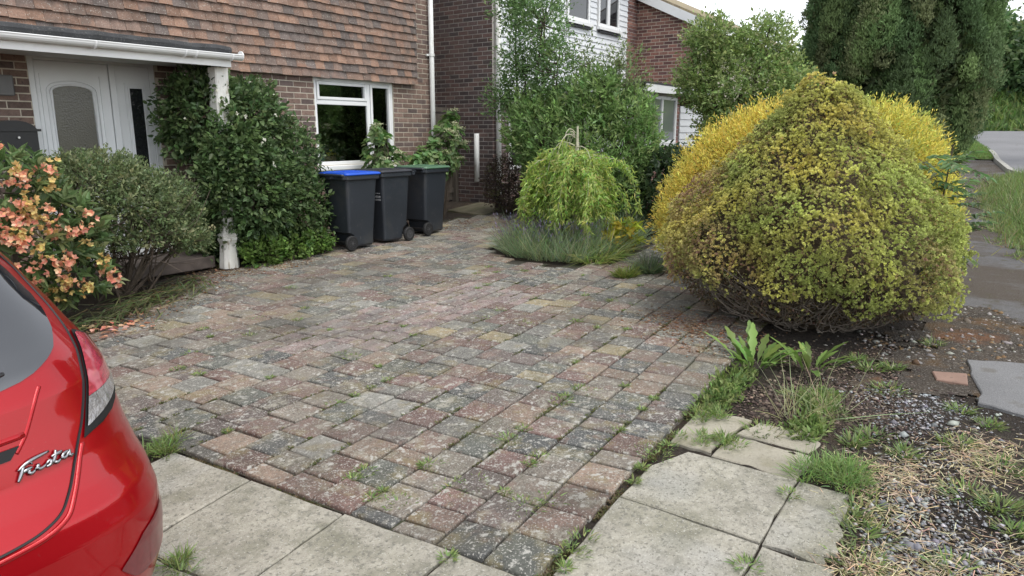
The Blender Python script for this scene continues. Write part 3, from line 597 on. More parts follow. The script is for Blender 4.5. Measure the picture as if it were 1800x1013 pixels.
MB().hexa([(GX - .20, 6.12, 3.90), (GX - .163, 6.12, 3.90), (GX - .163, 9.8, 5.64), (GX - .20, 9.8, 5.64), (GX - .20, 6.12, 4.12), (GX - .163, 6.12, 4.12), (GX - .163, 9.8, 5.86), (GX - .20, 9.8, 5.86)]).build("bargeboard", m_white, rf)
MB().box(GX - .15, GX + 6.1, 6.10, 6.14, 3.95, 4.10).box(GX - .1, GX + 6, 6.14, 6.6, 3.96, 3.985).build("eaves_board", m_white, rf)
h4 = thing("far_house", "distant house showing only its dark tiled roof above the trees", "house", (26, 8, .8))
MB().box(25, 30, 7.4, 14, .6, 4.0).build("wall", m_mort1, h4)
mb = MB(); mb.hexa([(24.6, 7.0, 4.0), (30.4, 7.0, 4.0), (30.4, 10.5, 6.0), (24.6, 10.5, 6.0), (24.6, 7.0, 4.15), (30.4, 7.0, 4.15), (30.4, 10.5, 6.15), (24.6, 10.5, 6.15)]); mb.hexa([(24.6, 10.5, 6.0), (30.4, 10.5, 6.0), (30.4, 14.2, 4.0), (24.6, 14.2, 4.0), (24.6, 10.5, 6.15), (30.4, 10.5, 6.15), (30.4, 14.2, 4.15), (24.6, 14.2, 4.15)]); mb.build("roof", m_roof, h4)
# ------------------------------------------------------------------ wheelie bins
m_bin = M("bin_plastic", (.026, .031, .039), .45).mul(3, .15).patch(2.5, .55, .7, (.06, .058, .052), .5, 5).patch(40, .66, .7, (.10, .10, .10), .5, 4, stretch=(1, 1, .25)).patch(6, .6, .75, (.045, .047, .05), .5, 4).bump(220, .0015).done()
m_tyre = M("bin_rubber", (.016, .016, .017), .7).mul(30, .2).done(); m_hub = M("hub_plastic", (.06, .06, .063), .5).done(); m_mark = M("white_print", (.55, .56, .58), .7).done()
def rrect(x0, x1, hw, r, z, n=4):
    P = []
    for cx, cy, a0 in ((x1 - r, hw - r, 0), (x0 + r, hw - r, 90), (x0 + r, -hw + r, 180), (x1 - r, -hw + r, 270)):
        P += [(cx + r * math.cos(R(a0 + 90 * k / n)), cy + r * math.sin(R(a0 + 90 * k / n)), z) for k in range(n + 1)]
    return P
def loft(mb, rings, cap0=True, cap1=True):
    n = len(rings[0]); F = [[r * n + i, r * n + (i + 1) % n, (r + 1) * n + (i + 1) % n, (r + 1) * n + i] for r in range(len(rings) - 1) for i in range(n)]
    if cap0: F.append(list(range(n - 1, -1, -1)))
    if cap1: F.append(list(range((len(rings) - 1) * n, len(rings) * n)))
    mb.add([p for q in rings for p in q], F); return mb
def make_bin(label, loc, rot, lid_col, lid_name):
    t = thing("wheelie_bin", label, "bin", loc, rot, "wheelie bins in front of the window")
    b = MB(); loft(b, [rrect(-.13, .19, .185, .03, .035), rrect(-.15, .205, .20, .035, .06), rrect(-.165, .21, .205, .04, .19), rrect(-.235, .212, .208, .04, .235), rrect(-.25, .235, .228, .045, .55), rrect(-.268, .262, .252, .05, .93), rrect(-.27, .265, .255, .05, .938)])
    loft(b, [rrect(-.285, .285, .268, .05, .925), rrect(-.30, .298, .282, .05, .94), rrect(-.30, .298, .282, .05, .985), rrect(-.285, .285, .27, .05, .99)]); b.build("body", m_bin, t, True)
    ml = M(lid_name, lid_col, .42).mul(4, .12).patch(8, .6, .72, tuple(min(1, c * 1.5 + .03) for c in lid_col), .4, 4).done()
    l = MB(); loft(l, [rrect(-.30, .315, .292, .05, .992), rrect(-.302, .318, .296, .05, 1.003), rrect(-.295, .30, .28, .05, 1.022), rrect(-.24, .24, .235, .05, 1.03), rrect(-.22, .22, .215, .05, 1.022)])
    for y in (-.11, .11): l.box(-.2, .2, y - .02, y + .02, 1.02, 1.034, bev=.006)
    l.box(-.34, -.296, -.24, -.12, .985, 1.015, bev=.008); l.box(-.34, -.296, .12, .24, .985, 1.015, bev=.008); l.build("lid", ml, t, True)
    h = MB(); h.tube([(-.335, -.275, .995), (-.35, -.27, .995), (-.35, .27, .995), (-.335, .275, .995)], .017, 8)
    for y in (-.26, 0, .26): h.box(-.35, -.295, y - .018, y + .018, .94, .992, bev=.006)
    h.build("handle", m_bin, t, True)
    MB().tube([(-.225, -.24, .10), (-.225, .24, .10)], .012, 8).build("axle", m_black, t, True)
    for s in (-1, 1):
        y0 = s * .215; w = MB(); w.lathe([(.06, 0), (.092, .0), (.10, .010), (.10, .038), (.092, .048), (.066, .048), (.062, .040)], 24, (-.225, y0 if s > 0 else y0 - .048, .10), 1); wh = w.build("wheel", m_tyre, t, True, smooth=False)
        q = MB(); yo = y0 + s * .044; q.lathe([(.062, 0), (.062, .004), (.052, .004), (.05, -.012), (.02, -.012), (.018, .006), (.0, .007)] if s > 0 else [(.062, 0), (.062, -.004), (.052, -.004), (.05, .012), (.02, .012), (.018, -.006), (.0, -.007)], 20, (-.225, yo, .10), 1)
        for k in range(6):
            a = k * math.pi / 3; q.box(-.225 + .034 * math.cos(a) - .006, -.225 + .034 * math.cos(a) + .006, yo - .006, yo + .006, .10 + .034 * math.sin(a) - .006, .10 + .034 * math.sin(a) + .006)
        q.build("hub", m_hub, wh, True)
    return t
b1 = make_bin("dark grey wheelie bin with a bright blue lid beside the leafy shrub", (6.64, 7.37, zg(6.64, 7.37)), R(-2), (.012, .085, .52), "blue_lid")
b2 = make_bin("dark grey wheelie bin with a black lid between the blue and green lidded bins", (7.26, 7.36, zg(7.26, 7.36)), R(178), (.032, .034, .042), "black_lid")
b3 = make_bin("dark grey wheelie bin with a faded green lid beside the timber gate", (8.14, 7.40, zg(8.14, 7.40)), R(3), (.085, .17, .105), "green_lid")
mk = MB(); yy = .0
for row, (z0, hh) in enumerate(((.70, .012), (.645, .03), (.605, .024))):
    for k in range(9):
        y = .17 - k * .034
        if row == 0 and k not in (0, 1, 2): continue
        xf = .2435 + (.70 - .55) * .07
        xf = .235 + (z0 - .55) / .38 * .027 + .0015
        mk.box(xf, xf + .002, y - .011, y - .006, z0, z0 + hh); mk.box(xf, xf + .002, y + .004, y + .009, z0, z0 + hh * (.7 if k % 2 else 1)); mk.box(xf, xf + .002, y - .006, y + .004, z0 + (hh - .005 if k % 3 else hh * .45), z0 + (hh if k % 3 else hh * .45 + .005))
mk.build("print", m_mark, b2, True)

# ------------------------------------------------------------------ red hatchback, tail towards the viewer
m_red = M("red_paint", (.38, .003, .008), .30, metal=.5, coat=.7, spec=.2).mul(1.5, .05).patch(60, .66, .72, (.30, .05, .05), .25, 3).done()
m_redglass = M("red_lens", (.46, .05, .085), .15, coat=1.0, spec=.8).mul(22, .35, stretch=(1, 1, 4)).patch(9, .55, .62, (.62, .22, .27), .7, 2).done(); m_clear = M("clear_lens", (.36, .35, .36), .12, metal=.4, coat=1.0).mul(26, .45, 3).bump(40, .012).done()
m_carglass = glass("car_glass", (.018, .020, .024), .13, .015, clear=False); m_refl = M("dark_red_reflector", (.13, .012, .018), .3, coat=.6).mul(60, .2).done(); m_gap_shade = M("gap_and_shade", (.006, .006, .007), .6).done()
m_wheel = M("alloy", (.45, .45, .47), .35, metal=.9).done(); m_badge = M("badge_chrome", (.34, .34, .35), .22, metal=1.0).done()
car = thing("red_car", "glossy red hatchback parked with its tail beside the concrete slabs", "car", (.29, 2.05, .035))
CZ = [.17, .20, .30, .40, .50, .58, .64, .72, .82, .92, 1.00, 1.06, 1.12, 1.18, 1.24, 1.30, 1.35, 1.39, 1.415, 1.425]
CW = [.85, .88, .905, .907, .90, .885, .872, .858, .845, .825, .792, .760, .735, .705, .68, .645, .61, .56, .46, .30]
CR = [.06, .03, .006, .0, .0, .008, .035, .062, .082, .10, .125, .16, .205, .255, .305, .355, .41, .50, .68, .9]
CF = [3.80, 3.86, 3.92, 3.94, 3.94, 3.93, 3.90, 3.84, 3.72, 3.45, 3.05, 2.80, 2.65, 2.5, 2.36, 2.22, 2.08, 1.95, 1.75, 1.55]
def cw(z): return np.interp(z, CZ, CW)
def cpw(z): return np.interp(z, [.2, .5, .62, .85, 1.05, 1.2], [4.6, 4.8, 4.0, 3.4, 3.1, 2.8])
def surf(x, z, off=0.0):
    """point of the tail at lateral position x and height z"""
    def p(x, z):
        w_ = cw(z); q = np.clip(abs(x) / w_, 0, .99999); return np.array([x, np.interp(z, CZ, CR) + .52 * (1 - (1 - q ** cpw(z)) ** .5), z])
    a = p(x, z)
    if off:
        e = .004; s = 1 if x >= 0 else -1; t1 = p(x, z + e) - p(x, z - e); t2 = p(x + e * 0 , z) ; xa = min(abs(x) + e, cw(z) * .9995) * s; xb = (min(abs(x) + e, cw(z) * .9995) - 2 * e) * s
        t2 = (p(xa, z) - p(xb, z)) * s; nn = np.cross(t2, t1); nn /= np.linalg.norm(nn) + 1e-9
        if nn[1] > 0 and abs(nn[1]) > .2 : nn = -nn
        if nn[0] * s < 0 and abs(nn[0]) > .7: nn = -nn
        a = a + nn * off
    return a
th = np.concatenate([np.linspace(0, 75, 26), np.linspace(78, 90, 9)]); zs = np.unique(np.concatenate([np.linspace(.17, 1.36, 52), CZ])); rings = []
for z in zs:
    w_ = cw(z); yr = np.interp(z, CZ, CR); yf = np.interp(z, CZ, CF); half = []
    for t in th:
        q = math.sin(R(t)); half.append((w_ * q, yr + .52 * (1 - (1 - min(q, 1) ** cpw(z)) ** .5 if q < 1 else 1)))
    for t in np.linspace(0, 1, 8)[1:-1]: half.append((w_, yr + .52 + (yf - .8 - yr - .52) * t))
    for t in np.linspace(90, 0, 16):
        q = math.sin(R(t)); half.append((w_ * q, yf - .8 * (1 - (1 - q ** 2.4) ** .5 if q < 1 else 1)))
    rings.append([(x, y, z) for x, y in half] + [(-x, y, z) for x, y in half[::-1][1:-1]])
mb = MB(); loft(mb, rings); body = mb.build("body", m_red, car, True, smooth=True)
def patch(name, mat, zz, xi, xo, off, nz=24, nx=14, mirror=False, parent=car, label=None):
    """piece lying on the tail between lateral limits xi(z), xo(z)"""
    for s in ((1, -1) if mirror else (1,)):
        V = []
        for z in np.linspace(zz[0], zz[1], nz):
            a, b = xi(z), min(xo(z), cw(z) * .999)
            V += [surf(s * x, z, off) for x in np.linspace(a, max(b, a + .001), nx)]
        i = (np.arange(nz - 1)[:, None] * nx + np.arange(nx - 1)[None]).ravel()[:, None]; o = link(name, mesh_np(name, np.array(V), [i + ([0, 1, nx + 1, nx] if s > 0 else [0, nx, nx + 1, 1])], smooth=True), mat, parent, True)
        if label: o["label"] = label
I = lambda xs_, ys_: (lambda z: float(np.interp(z, xs_, ys_)))
# rear window
gi = I([.950, .962, .975, .985, 1.01, 1.03, 1.075, 1.12, 1.165, 1.25, 1.345], [.05, .30, .40, .476, .548, .588, .62, .628, .622, .58, .50])
patch("rear_window", m_carglass, (.952, 1.345), lambda z: -gi(z), gi, .004, 40, 30)
patch("tail_light", m_redglass, (.872, 1.03), I([.795, .9, 1.03], [.606, .650, .692]), I([.80, .835, .86, .92, .99, 1.03], [.63, .78, .806, .822, .776, .704]), .010, mirror=True, label="tall tail light with red upper lens")
patch("reversing_light", m_clear, (.797, .871), I([.795, .9], [.606, .650]), I([.797, .805, .82, .835, .86, .872], [.612, .648, .715, .78, .806, .81]), .010, mirror=True)
patch("light_trim", m_gap_shade, (.77, 1.04), I([.77, .9, 1.04], [.588, .644, .692]), I([.77, .775, .795, .82, .86, .92, 1.0, 1.04], [.592, .64, .735, .812, .828, .824, .772, .700]), .005, mirror=True)
patch("reflector", m_refl, (.295, .455), I([.295, .305, .36, .43, .455], [.68, .65, .60, .70, .81]), I([.295, .305, .36, .43, .455], [.70, .784, .81, .832, .835]), .004, mirror=True)
patch("recess_shade", m_gap_shade, (.795, .825), lambda z: -.40 + (.825 - z), lambda z: .41 - (.825 - z), .004, 6, 20)  # black strip on the tailgate, painting the shade below the handle
gap = [(.0, .568), (.15, .57), (.296, .575), (.40, .587), (.470, .612), (.508, .66), (.54, .715), (.572, .775), (.596, .81)]
def smooth(P, n=60):
    P = np.array(P, float); t = np.linspace(0, len(P) - 1, n); k = np.arange(len(P)); q = np.stack([np.interp(t, k, P[:, j]) for j in range(P.shape[1])], 1)
    for _ in range(6): q[1:-1] = (q[:-2] + q[1:-1] * 2 + q[2:]) / 4
    return q
for s in (1, -1):
    g = smooth(gap + [(.640, .9), (.672, 1.0), (.680, 1.06), (.664, 1.14), (.625, 1.25), (.55, 1.345)], 90); mb = MB(); mb.tube([surf(s * a, b, .0005) for a, b in g], .0045, 5); mb.build("tailgate_gap", m_gap_shade, car, True)
    lip = smooth([(.0, .552), (.25, .556), (.41, .57), (.485, .598), (.522, .648), (.556, .71), (.584, .76)], 50); mb = MB(); mb.tube([surf(s * a, b, -.005) for a, b in lip], .010, 8); mb.build("bumper_lip", m_red, car, True, smooth=True)
    cr = smooth([(.504, .955), (.484, .93), (.432, .84), (.40, .805)], 30); mb = MB(); mb.tube([surf(s * a, b, -.0065) for a, b in cr], .009, 8); mb.build("tailgate_crease", m_red, car, True, smooth=True)
mb = MB(); mb.tube([surf(x, .847, -.006) for x in np.linspace(-.43, .43, 40)], .011, 8); mb.build("tailgate_handle", m_red, car, True, smooth=True)
# roof spoiler
V = []
for x in np.linspace(-.60, .60, 41):
    e = .52 * (1 - (1 - min(abs(x) / .66, .999) ** 2.8) ** .5); yb = .30 + e; V += [(x, yb, 1.345 - .02 * abs(x)), (x, yb - .005, 1.36 - .02 * abs(x)), (x, yb + .02, 1.378 - .03 * abs(x)), (x, yb + .30, 1.425 - .05 * x * x), (x, yb + .30, 1.36), (x, yb + .10, 1.335)]
mb = MB(); mb.add(V, [[i * 6 + k, (i + 1) * 6 + k, (i + 1) * 6 + (k + 1) % 6, i * 6 + (k + 1) % 6] for i in range(40) for k in range(6)] + [[0, 1, 2, 3, 4, 5], [245, 244, 243, 242, 241, 240]]); mb.build("spoiler", m_red, car, True, smooth=False)
mb = MB(); mb.tube([surf(0, .975, .03), surf(.12, .98, .035), surf(.34, 1.0, .03), surf(.41, 1.01, .02)], [.016, .012, .008, .006], 6); mb.tube([surf(-.05, .985, .012), surf(.40, 1.015, .012)], .006, 5); mb.build("rear_wiper", m_black, car, True)
# chrome script on the tailgate: strokes of "Fiesta"
def stroke(P): return np.array(P, float)
ST = [[(.00, .0), (.05, .22), (.11, .60), (.15, .84)], [(.04, .62), (.16, .86), (.34, .98), (.60, 1.02)], [(.08, .42), (.17, .50), (.27, .54)],
      [(.23, .56), (.20, .34), (.20, .22), (.25, .18), (.31, .30)], [(.26, .74), (.28, .79)],
      [(.31, .34), (.39, .40), (.43, .52), (.38, .58), (.32, .46), (.32, .26), (.38, .17), (.46, .24), (.51, .36)],
      [(.51, .36), (.57, .56), (.60, .46), (.61, .28), (.56, .18), (.50, .22)], [(.61, .24), (.66, .40), (.70, .70), (.72, .92)], [(.62, .64), (.72, .68), (.83, .70)], [(.66, .40), (.66, .22), (.71, .17), (.77, .28)],
      [(.95, .52), (.88, .60), (.80, .48), (.78, .26), (.84, .16), (.92, .28), (.97, .56)], [(.97, .58), (.94, .28), (.97, .16), (1.02, .24)]]
mb = MB()
for P in ST:
    q = smooth(P, 14); mb.tube([surf(.384 + .155 * a, .733 + .046 * b + .002 * a, .006) for a, b in q], [.0034 + .0026 * math.sin(math.pi * k / 13) for k in range(14)], 6)
mb.build("badge", m_badge, car, True, smooth=True)
for x in (-.80, .80):
    for y in (.72, 3.12):
        w_ = MB(); w_.lathe([(.19, -.09), (.27, -.09), (.30, -.07), (.30, .07), (.27, .09), (.19, .09)], 28, (x * .95, y, .265), 0); t_ = w_.build("wheel", m_tyre, car, True); MB().lathe([(.19, -.05), (.19, .05), (.05, .085), (.0, .085)] if x > 0 else [(.0, -.085), (.05, -.085), (.19, -.05), (.19, .05)], 20, (x * .95, y, .265), 0).build("rim", m_wheel, t_, True)
for s in (1, -1):
    MB().hexa([(s * .845, 1.1, .92), (s * .845, 3.0, .92), (s * .80, 3.0, .92), (s * .80, 1.1, .92), (s * .66, 1.3, 1.30), (s * .66, 2.2, 1.30), (s * .62, 2.2, 1.30), (s * .62, 1.3, 1.30)]).build("side_window", m_carglass, car, True)
# ------------------------------------------------------------------ plants
m_leaf = M("leaf", rough=.45, attr=True, spec=.45).done(.45); m_needle = M("conifer_leaf", rough=.65, attr=True, spec=.25).done(.3); m_petal = M("petal", rough=.6, attr=True, spec=.2).done(.35)
m_bark = M("bark", (.085, .066, .05), .95).mul(12, .35, stretch=(3, 3, .6)).bump(30, .01).done(); m_twig = M("dry_twig", (.17, .145, .12), .95).mul(20, .35).done(); m_cane = M("pale_cane", (.42, .40, .30), .8).mul(10, .2).done()
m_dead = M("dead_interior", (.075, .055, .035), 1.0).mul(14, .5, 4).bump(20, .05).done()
def plant(name, label, cat, x, y, group=None): return thing(name, label, cat, (x, y, float(zg(x, y))), 0, group)
def add(name, me, parent, mat=None): return link(name, me, mat or m_leaf, parent)

# --- clipped golden conifer in front
BCx, BCy = 6.45, 1.42
BZ = [.10, .28, .45, .65, .85, 1.05, 1.30, 1.55, 1.78, 1.95, 2.06, 2.13]; BR = [.58, .86, 1.05, 1.13, 1.11, 1.02, .81, .59, .39, .25, .15, .05]
def lump(a, z): return 1 + .06 * np.sin(3 * a + 2.2 * z + .6) + .05 * np.sin(7 * a - 4 * z) + .045 * np.sin(5 * a + 9 * z + 1.) + .04 * np.sin(13 * a + 6 * z) + .028 * np.sin(21 * a - 14 * z) + .018 * np.sin(37 * a + 31 * z)
def bush_pt(a, z, k=1.0):
    r = np.interp(z, BZ, BR) * lump(a, z) * k; return np.stack([BCx + r * np.cos(a) * .95, BCy + r * np.sin(a), z], -1)
def bush_nrm(a, z):
    e = .02; t1 = bush_pt(a + e, z) - bush_pt(a - e, z); t2 = bush_pt(a, z + e) - bush_pt(a, z - e); return unit(np.cross(t1, t2))
n = 105000; zc = rng.uniform(.36, 2.13, n); keep = rng.random(n) < np.interp(zc, BZ, BR) / 1.1 + .05; zc = zc[keep]; n = len(zc); ac = rng.random(n) * 2 * math.pi
front = np.cos(ac - R(192)); keep = rng.random(n) < np.where(front > -.25, .36, .08); zc, ac = zc[keep], ac[keep]
sh = rng.integers(0, len(zc), 900); zc = np.concatenate([zc, np.repeat(zc[sh], 5)]); ac = np.concatenate([ac, np.repeat(ac[sh], 5)]); ext = np.concatenate([np.zeros(len(zc) - 4500), np.tile(np.arange(5) * .018 + .012, 900) * np.repeat(rng.uniform(.4, 1.5, 900), 5)])
low = np.interp(ac, [0, R(190), R(215), R(245), R(330), 6.29], [.52, .55, .45, .24, .3, .5]) + .07 * np.sin(5 * ac) + .06 * np.sin(11 * ac + 1); thin = (zc > low) | (rng.random(len(zc)) < .05); zc, ac, ext = zc[thin], ac[thin], ext[thin]
Nn = bush_nrm(ac, zc); P = bush_pt(ac, zc) + rng.normal(0, .018, (len(zc), 3)) + unit(Nn + np.array([0, 0, .5])) * ext[:, None] 
from mathutils import kdtree
ncl_ = 1100; zq = rng.uniform(.3, 2.12, ncl_ * 3); zq = zq[rng.random(len(zq)) < np.interp(zq, BZ, BR) / 1.15][:ncl_]; aq = rng.random(len(zq)) * 6.283; Pq = bush_pt(aq, zq); kd = kdtree.KDTree(len(Pq))
for i_, p_ in enumerate(Pq): kd.insert(p_, i_)
kd.balance(); hit = [kd.find(p_) for p_ in P]; dq = np.array([h_[2] for h_ in hit]); iq = np.array([h_[1] for h_ in hit]); szq = rng.uniform(.5, 1.3, len(Pq)); tintq = rng.normal(0, .12, len(Pq))
P = P + Nn * ((.055 * szq[iq]) * np.clip(1 - (dq / .075) ** 2, -.6, 1))[:, None]; drop = (dq > .068) & (rng.random(len(P)) < .25); P, Nn, iq = P[~drop], Nn[~drop], iq[~drop]
spots = np.array([(6.2, 2.32, 1.12, .30), (5.6, 2.0, .80, .20), (6.45, 1.38, 2.14, .09), (6.55, 2.0, 1.58, .28), (5.6, 1.75, .60, .20), (5.75, 2.3, .55, .24), (5.45, 1.2, 1.35, .12), (5.9, .5, .7, .22)])
br = np.zeros(len(P))
for s in spots: br = np.maximum(br, np.clip(1.5 - np.linalg.norm(P - s[:3], axis=1) / s[3], 0, 1))
patchy = .5 + .5 * np.sin(P[:, 1] * 5.1 + 1.3 * np.sin(P[:, 2] * 6)) * np.sin(P[:, 2] * 6.3 + P[:, 0] * 3)
br = np.clip(br * .85 + (rng.random(len(P)) < .06) * .6, 0, 1) * (rng.random(len(P)) < .85)
gap_ = (br > .5) & (rng.random(len(P)) < .28); P, Nn, br, patchy = P[~gap_], Nn[~gap_], br[~gap_], patchy[~gap_]
g1, g2, g3 = np.array([.58, .52, .16]), np.array([.40, .46, .15]), np.array([.34, .21, .155])
patchy = patchy * (1 - .75 * sstep((1.15 - P[:, 1]) / .7)); cc = g1 * patchy[:, None] + g2 * (1 - patchy[:, None]); cc = cc * (1 - br[:, None]) + g3 * br[:, None]; cc *= (1 + rng.normal(0, .13, (len(P), 1))) * (1 + tintq[iq[~gap_]])[:, None]
k = 13; m = len(P); ax = unit(Nn + np.array([0, 0, .35]) + rdir(m) * .35); side = unit(np.cross(ax, rdir(m))); side2 = np.cross(ax, side); ang = (np.arange(k) * 2.4)[None, :, None] + rng.random((m, 1, 1)) * 6
tilt = rng.uniform(.25, 1.15, (m, k, 1)); Dd = ax[:, None] * np.cos(tilt) + (side[:, None] * np.cos(ang) + side2[:, None] * np.sin(ang)) * np.sin(tilt); Pp = P[:, None] + Dd * .004
sz = (.0145 * (1 + rng.normal(0, .22, (m, 1, 1)))) * (1 + rng.normal(0, .2, (m, k, 1)))
me = leaf_mesh("crown", Pp.reshape(-1, 3), Dd.reshape(-1, 3), (ax[:, None] + rng.normal(0, .4, (m, k, 3))).reshape(-1, 3), sz.ravel(), sz.ravel() * .6, (np.repeat(cc, k, 0) * (1 + rng.normal(0, .12, (m * k, 1)))).clip(.01, .9), 2, fold=.3, droop=-.1)
gold = plant("golden_conifer", "big dome-shaped olive and yellow conifer with brown patches and bare twiggy base", "shrub", BCx, BCy); add("crown", me, gold, m_needle)
n = 34000; zi = rng.uniform(.22, 2.06, n); ai = rng.random(n) * 6.283; Pi = bush_pt(ai, zi, .975 - .09 * rng.random(n)); add("inner_foliage", leaf_mesh("inner_foliage", Pi, unit(bush_nrm(ai, zi) + rdir(n) * .8), rdir(n), .024, .015, np.where((zi > .55)[:, None], shade([(.32, .31, .10), (.26, .28, .09), (.28, .23, .11)], n), shade([(.13, .10, .06), (.17, .14, .09), (.09, .066, .045)], n)), 2), gold, m_needle)
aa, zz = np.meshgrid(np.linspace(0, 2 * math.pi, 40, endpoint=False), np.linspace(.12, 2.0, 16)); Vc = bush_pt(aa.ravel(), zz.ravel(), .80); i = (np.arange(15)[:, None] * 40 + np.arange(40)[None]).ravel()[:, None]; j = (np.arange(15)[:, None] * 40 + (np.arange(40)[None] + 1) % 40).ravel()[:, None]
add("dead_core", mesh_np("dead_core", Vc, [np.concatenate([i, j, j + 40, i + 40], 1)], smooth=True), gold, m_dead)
mb = MB()
for q in range(420):
    a = R(192) + rng.normal(0, .8); z0 = rng.uniform(.10, .38); z1 = z0 + rng.uniform(.0, .30); r0 = rng.uniform(.45, .7); r1 = np.interp(z1, BZ, BR) * rng.uniform(.88, 1.04); da = rng.normal(0, .18); t = np.linspace(0, 1, 5)
    rr = r0 + (r1 - r0) * t; al = a + da * t + .05 * np.sin(t * 6 + q); zq = z0 + (z1 - z0) * t ** 1.5 - .05 * np.sin(t * 3.1); mb.tube(np.stack([BCx + rr * np.cos(al) * .95, BCy + rr * np.sin(al), zq + .06], 1), np.linspace(.006, .002, 5), 3, cap=False)
mb.build("twigs", m_twig, gold, kind="stuff"); mb = MB(); limbs(mb, (BCx, BCy, .1), [(BCx - .5, BCy + .4, .7), (BCx - .4, BCy - .5, .7), (BCx + .3, BCy, 1.2)], .06, .02); mb.build("trunk", m_bark, gold)

# --- golden thujas behind it
def thuja(label, blobs, base, n, cols):
    t = plant("golden_thuja", label, "shrub", base[0], base[1], "golden thujas behind the dome-shaped conifer"); P, N = blob_points(blobs, n, .07, -.55); ok = P[:, 2] > zg(P[:, 0], P[:, 1]) + .1; P, N = P[ok], N[ok]
    add("crown", sprays(P + N * np.abs(rng.normal(0, .05, (len(P), 1))), N, 12, .15, .020, .040, .012, cols, "crown", 2, .6, .16, .55, droop=-.05), t, m_needle)
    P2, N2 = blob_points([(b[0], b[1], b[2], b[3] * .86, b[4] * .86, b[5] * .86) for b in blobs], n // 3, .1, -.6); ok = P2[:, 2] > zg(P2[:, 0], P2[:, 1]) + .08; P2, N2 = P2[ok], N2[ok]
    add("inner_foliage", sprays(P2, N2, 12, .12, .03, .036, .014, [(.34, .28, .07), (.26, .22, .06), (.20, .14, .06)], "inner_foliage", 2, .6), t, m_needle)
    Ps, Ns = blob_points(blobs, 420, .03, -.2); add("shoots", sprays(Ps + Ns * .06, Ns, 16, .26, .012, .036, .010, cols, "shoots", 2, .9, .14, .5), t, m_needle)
    mb = MB(); limbs(mb, (base[0], base[1], zg(*base)), [b[:3] for b in blobs], .05, .015); mb.build("trunk", m_bark, t)
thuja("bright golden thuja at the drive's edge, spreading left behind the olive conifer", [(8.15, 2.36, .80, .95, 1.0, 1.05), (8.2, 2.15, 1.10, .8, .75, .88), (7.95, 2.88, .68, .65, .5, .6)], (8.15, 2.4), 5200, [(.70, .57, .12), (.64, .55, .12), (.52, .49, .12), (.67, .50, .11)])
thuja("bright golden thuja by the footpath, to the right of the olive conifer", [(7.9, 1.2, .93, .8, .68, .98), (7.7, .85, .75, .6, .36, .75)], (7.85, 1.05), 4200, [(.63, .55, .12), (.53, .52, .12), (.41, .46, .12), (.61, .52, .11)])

# --- tall dark cypress
cyp = plant("dark_cypress", "tall dark green multi-stemmed cypress beside the footpath", "tree", 15, 2.05); tips = []; nr = []; cs = []
for q in range(330):
    a = rng.random() * 6.283; zb = rng.uniform(1.15, 4.6) if q < 270 else rng.uniform(4.5, 6.8); r0 = np.interp(zb, [1.1, 1.6, 2.2, 3.0, 4.5, 6.8], [.88, 1.15, 1.38, 1.47, 1.38, .7]); rr = r0 * rng.uniform(.80, 1.05); hh = rng.uniform(.7, 1.35); rad = rng.uniform(.11, .20)
    cx_, cy_ = 15 + rr * math.cos(a), 2.12 + rr * math.sin(a); m = int(170 * (1.0 if zb < 4.3 else .4)); d2 = rng.uniform(-1, 1, m); prof = np.sqrt(np.clip(1 - d2 ** 2, 0, 1)) * (1.0 - .55 * d2); th_ = a + rng.normal(0, 1.1, m); lean_ = rng.normal(0, .07, 2)
    P = np.stack([cx_ + rad * prof * np.cos(th_) - (.07 * (d2 + 1)) * math.cos(a) + lean_[0] * d2, cy_ + rad * prof * np.sin(th_) - (.07 * (d2 + 1)) * math.sin(a) + lean_[1] * d2, zb + hh / 2 * d2], 1); tips.append(P + rng.normal(0, .015, P.shape)); nr.append(np.stack([np.cos(th_), np.sin(th_), np.full(m, .4)], 1)); cs.append(np.tile(np.array([(.115, .19, .08), (.14, .22, .085), (.18, .255, .10), (.12, .18, .08), (.18, .21, .10)])[rng.integers(5)] * rng.uniform(.75, 1.2), (m, 1)))
P, N, cs = np.concatenate(tips), unit(np.concatenate(nr)), np.concatenate(cs); k = 8; m = len(P); D = unit(N[:, None] * .5 + np.array([0, 0, .9]) + rng.normal(0, .45, (m, k, 3)))
add("crown", leaf_mesh("crown", (P[:, None] + rng.normal(0, .025, (m, k, 3))).reshape(-1, 3), D.reshape(-1, 3), (N[:, None] + rng.normal(0, .5, (m, k, 3))).reshape(-1, 3), rng.uniform(.035, .08, m * k), .021, np.repeat(cs, k, 0) * (1 + rng.normal(0, .18, (m * k, 1))), 2), cyp, m_needle)
Q, Nq = blob_points([(15, 2.12, 2.7, 1.3, 1.3, 1.6), (15, 2.05, 4.6, 1.2, 1.2, 1.6)], 7000, .10); add("inner_foliage", sprays(Q, Nq, 4, .2, .06, .14, .06, [(.055, .08, .035), (.07, .09, .04)], "inner_foliage", 2, .8), cyp, m_needle)
mb = MB(); mb.tube([(15, 2.05, zg(15, 2)), (15.0, 2.05, 2.4), (15, 2.05, 6)], [.17, .14, .05], 8); limbs(mb, (14.9, 1.9, .5), [(15.0, .85, 1.9), (14.4, 1.3, 2.0), (15.3, 1.1, 2.4)], .09, .03); mb.tube([(15.4, 1.05, zg(15.4, 1.05)), (15.35, 1.0, 1.0), (15.2, 1.0, 2.2)], [.12, .10, .05], 7); mb.build("trunk", m_bark, cyp)

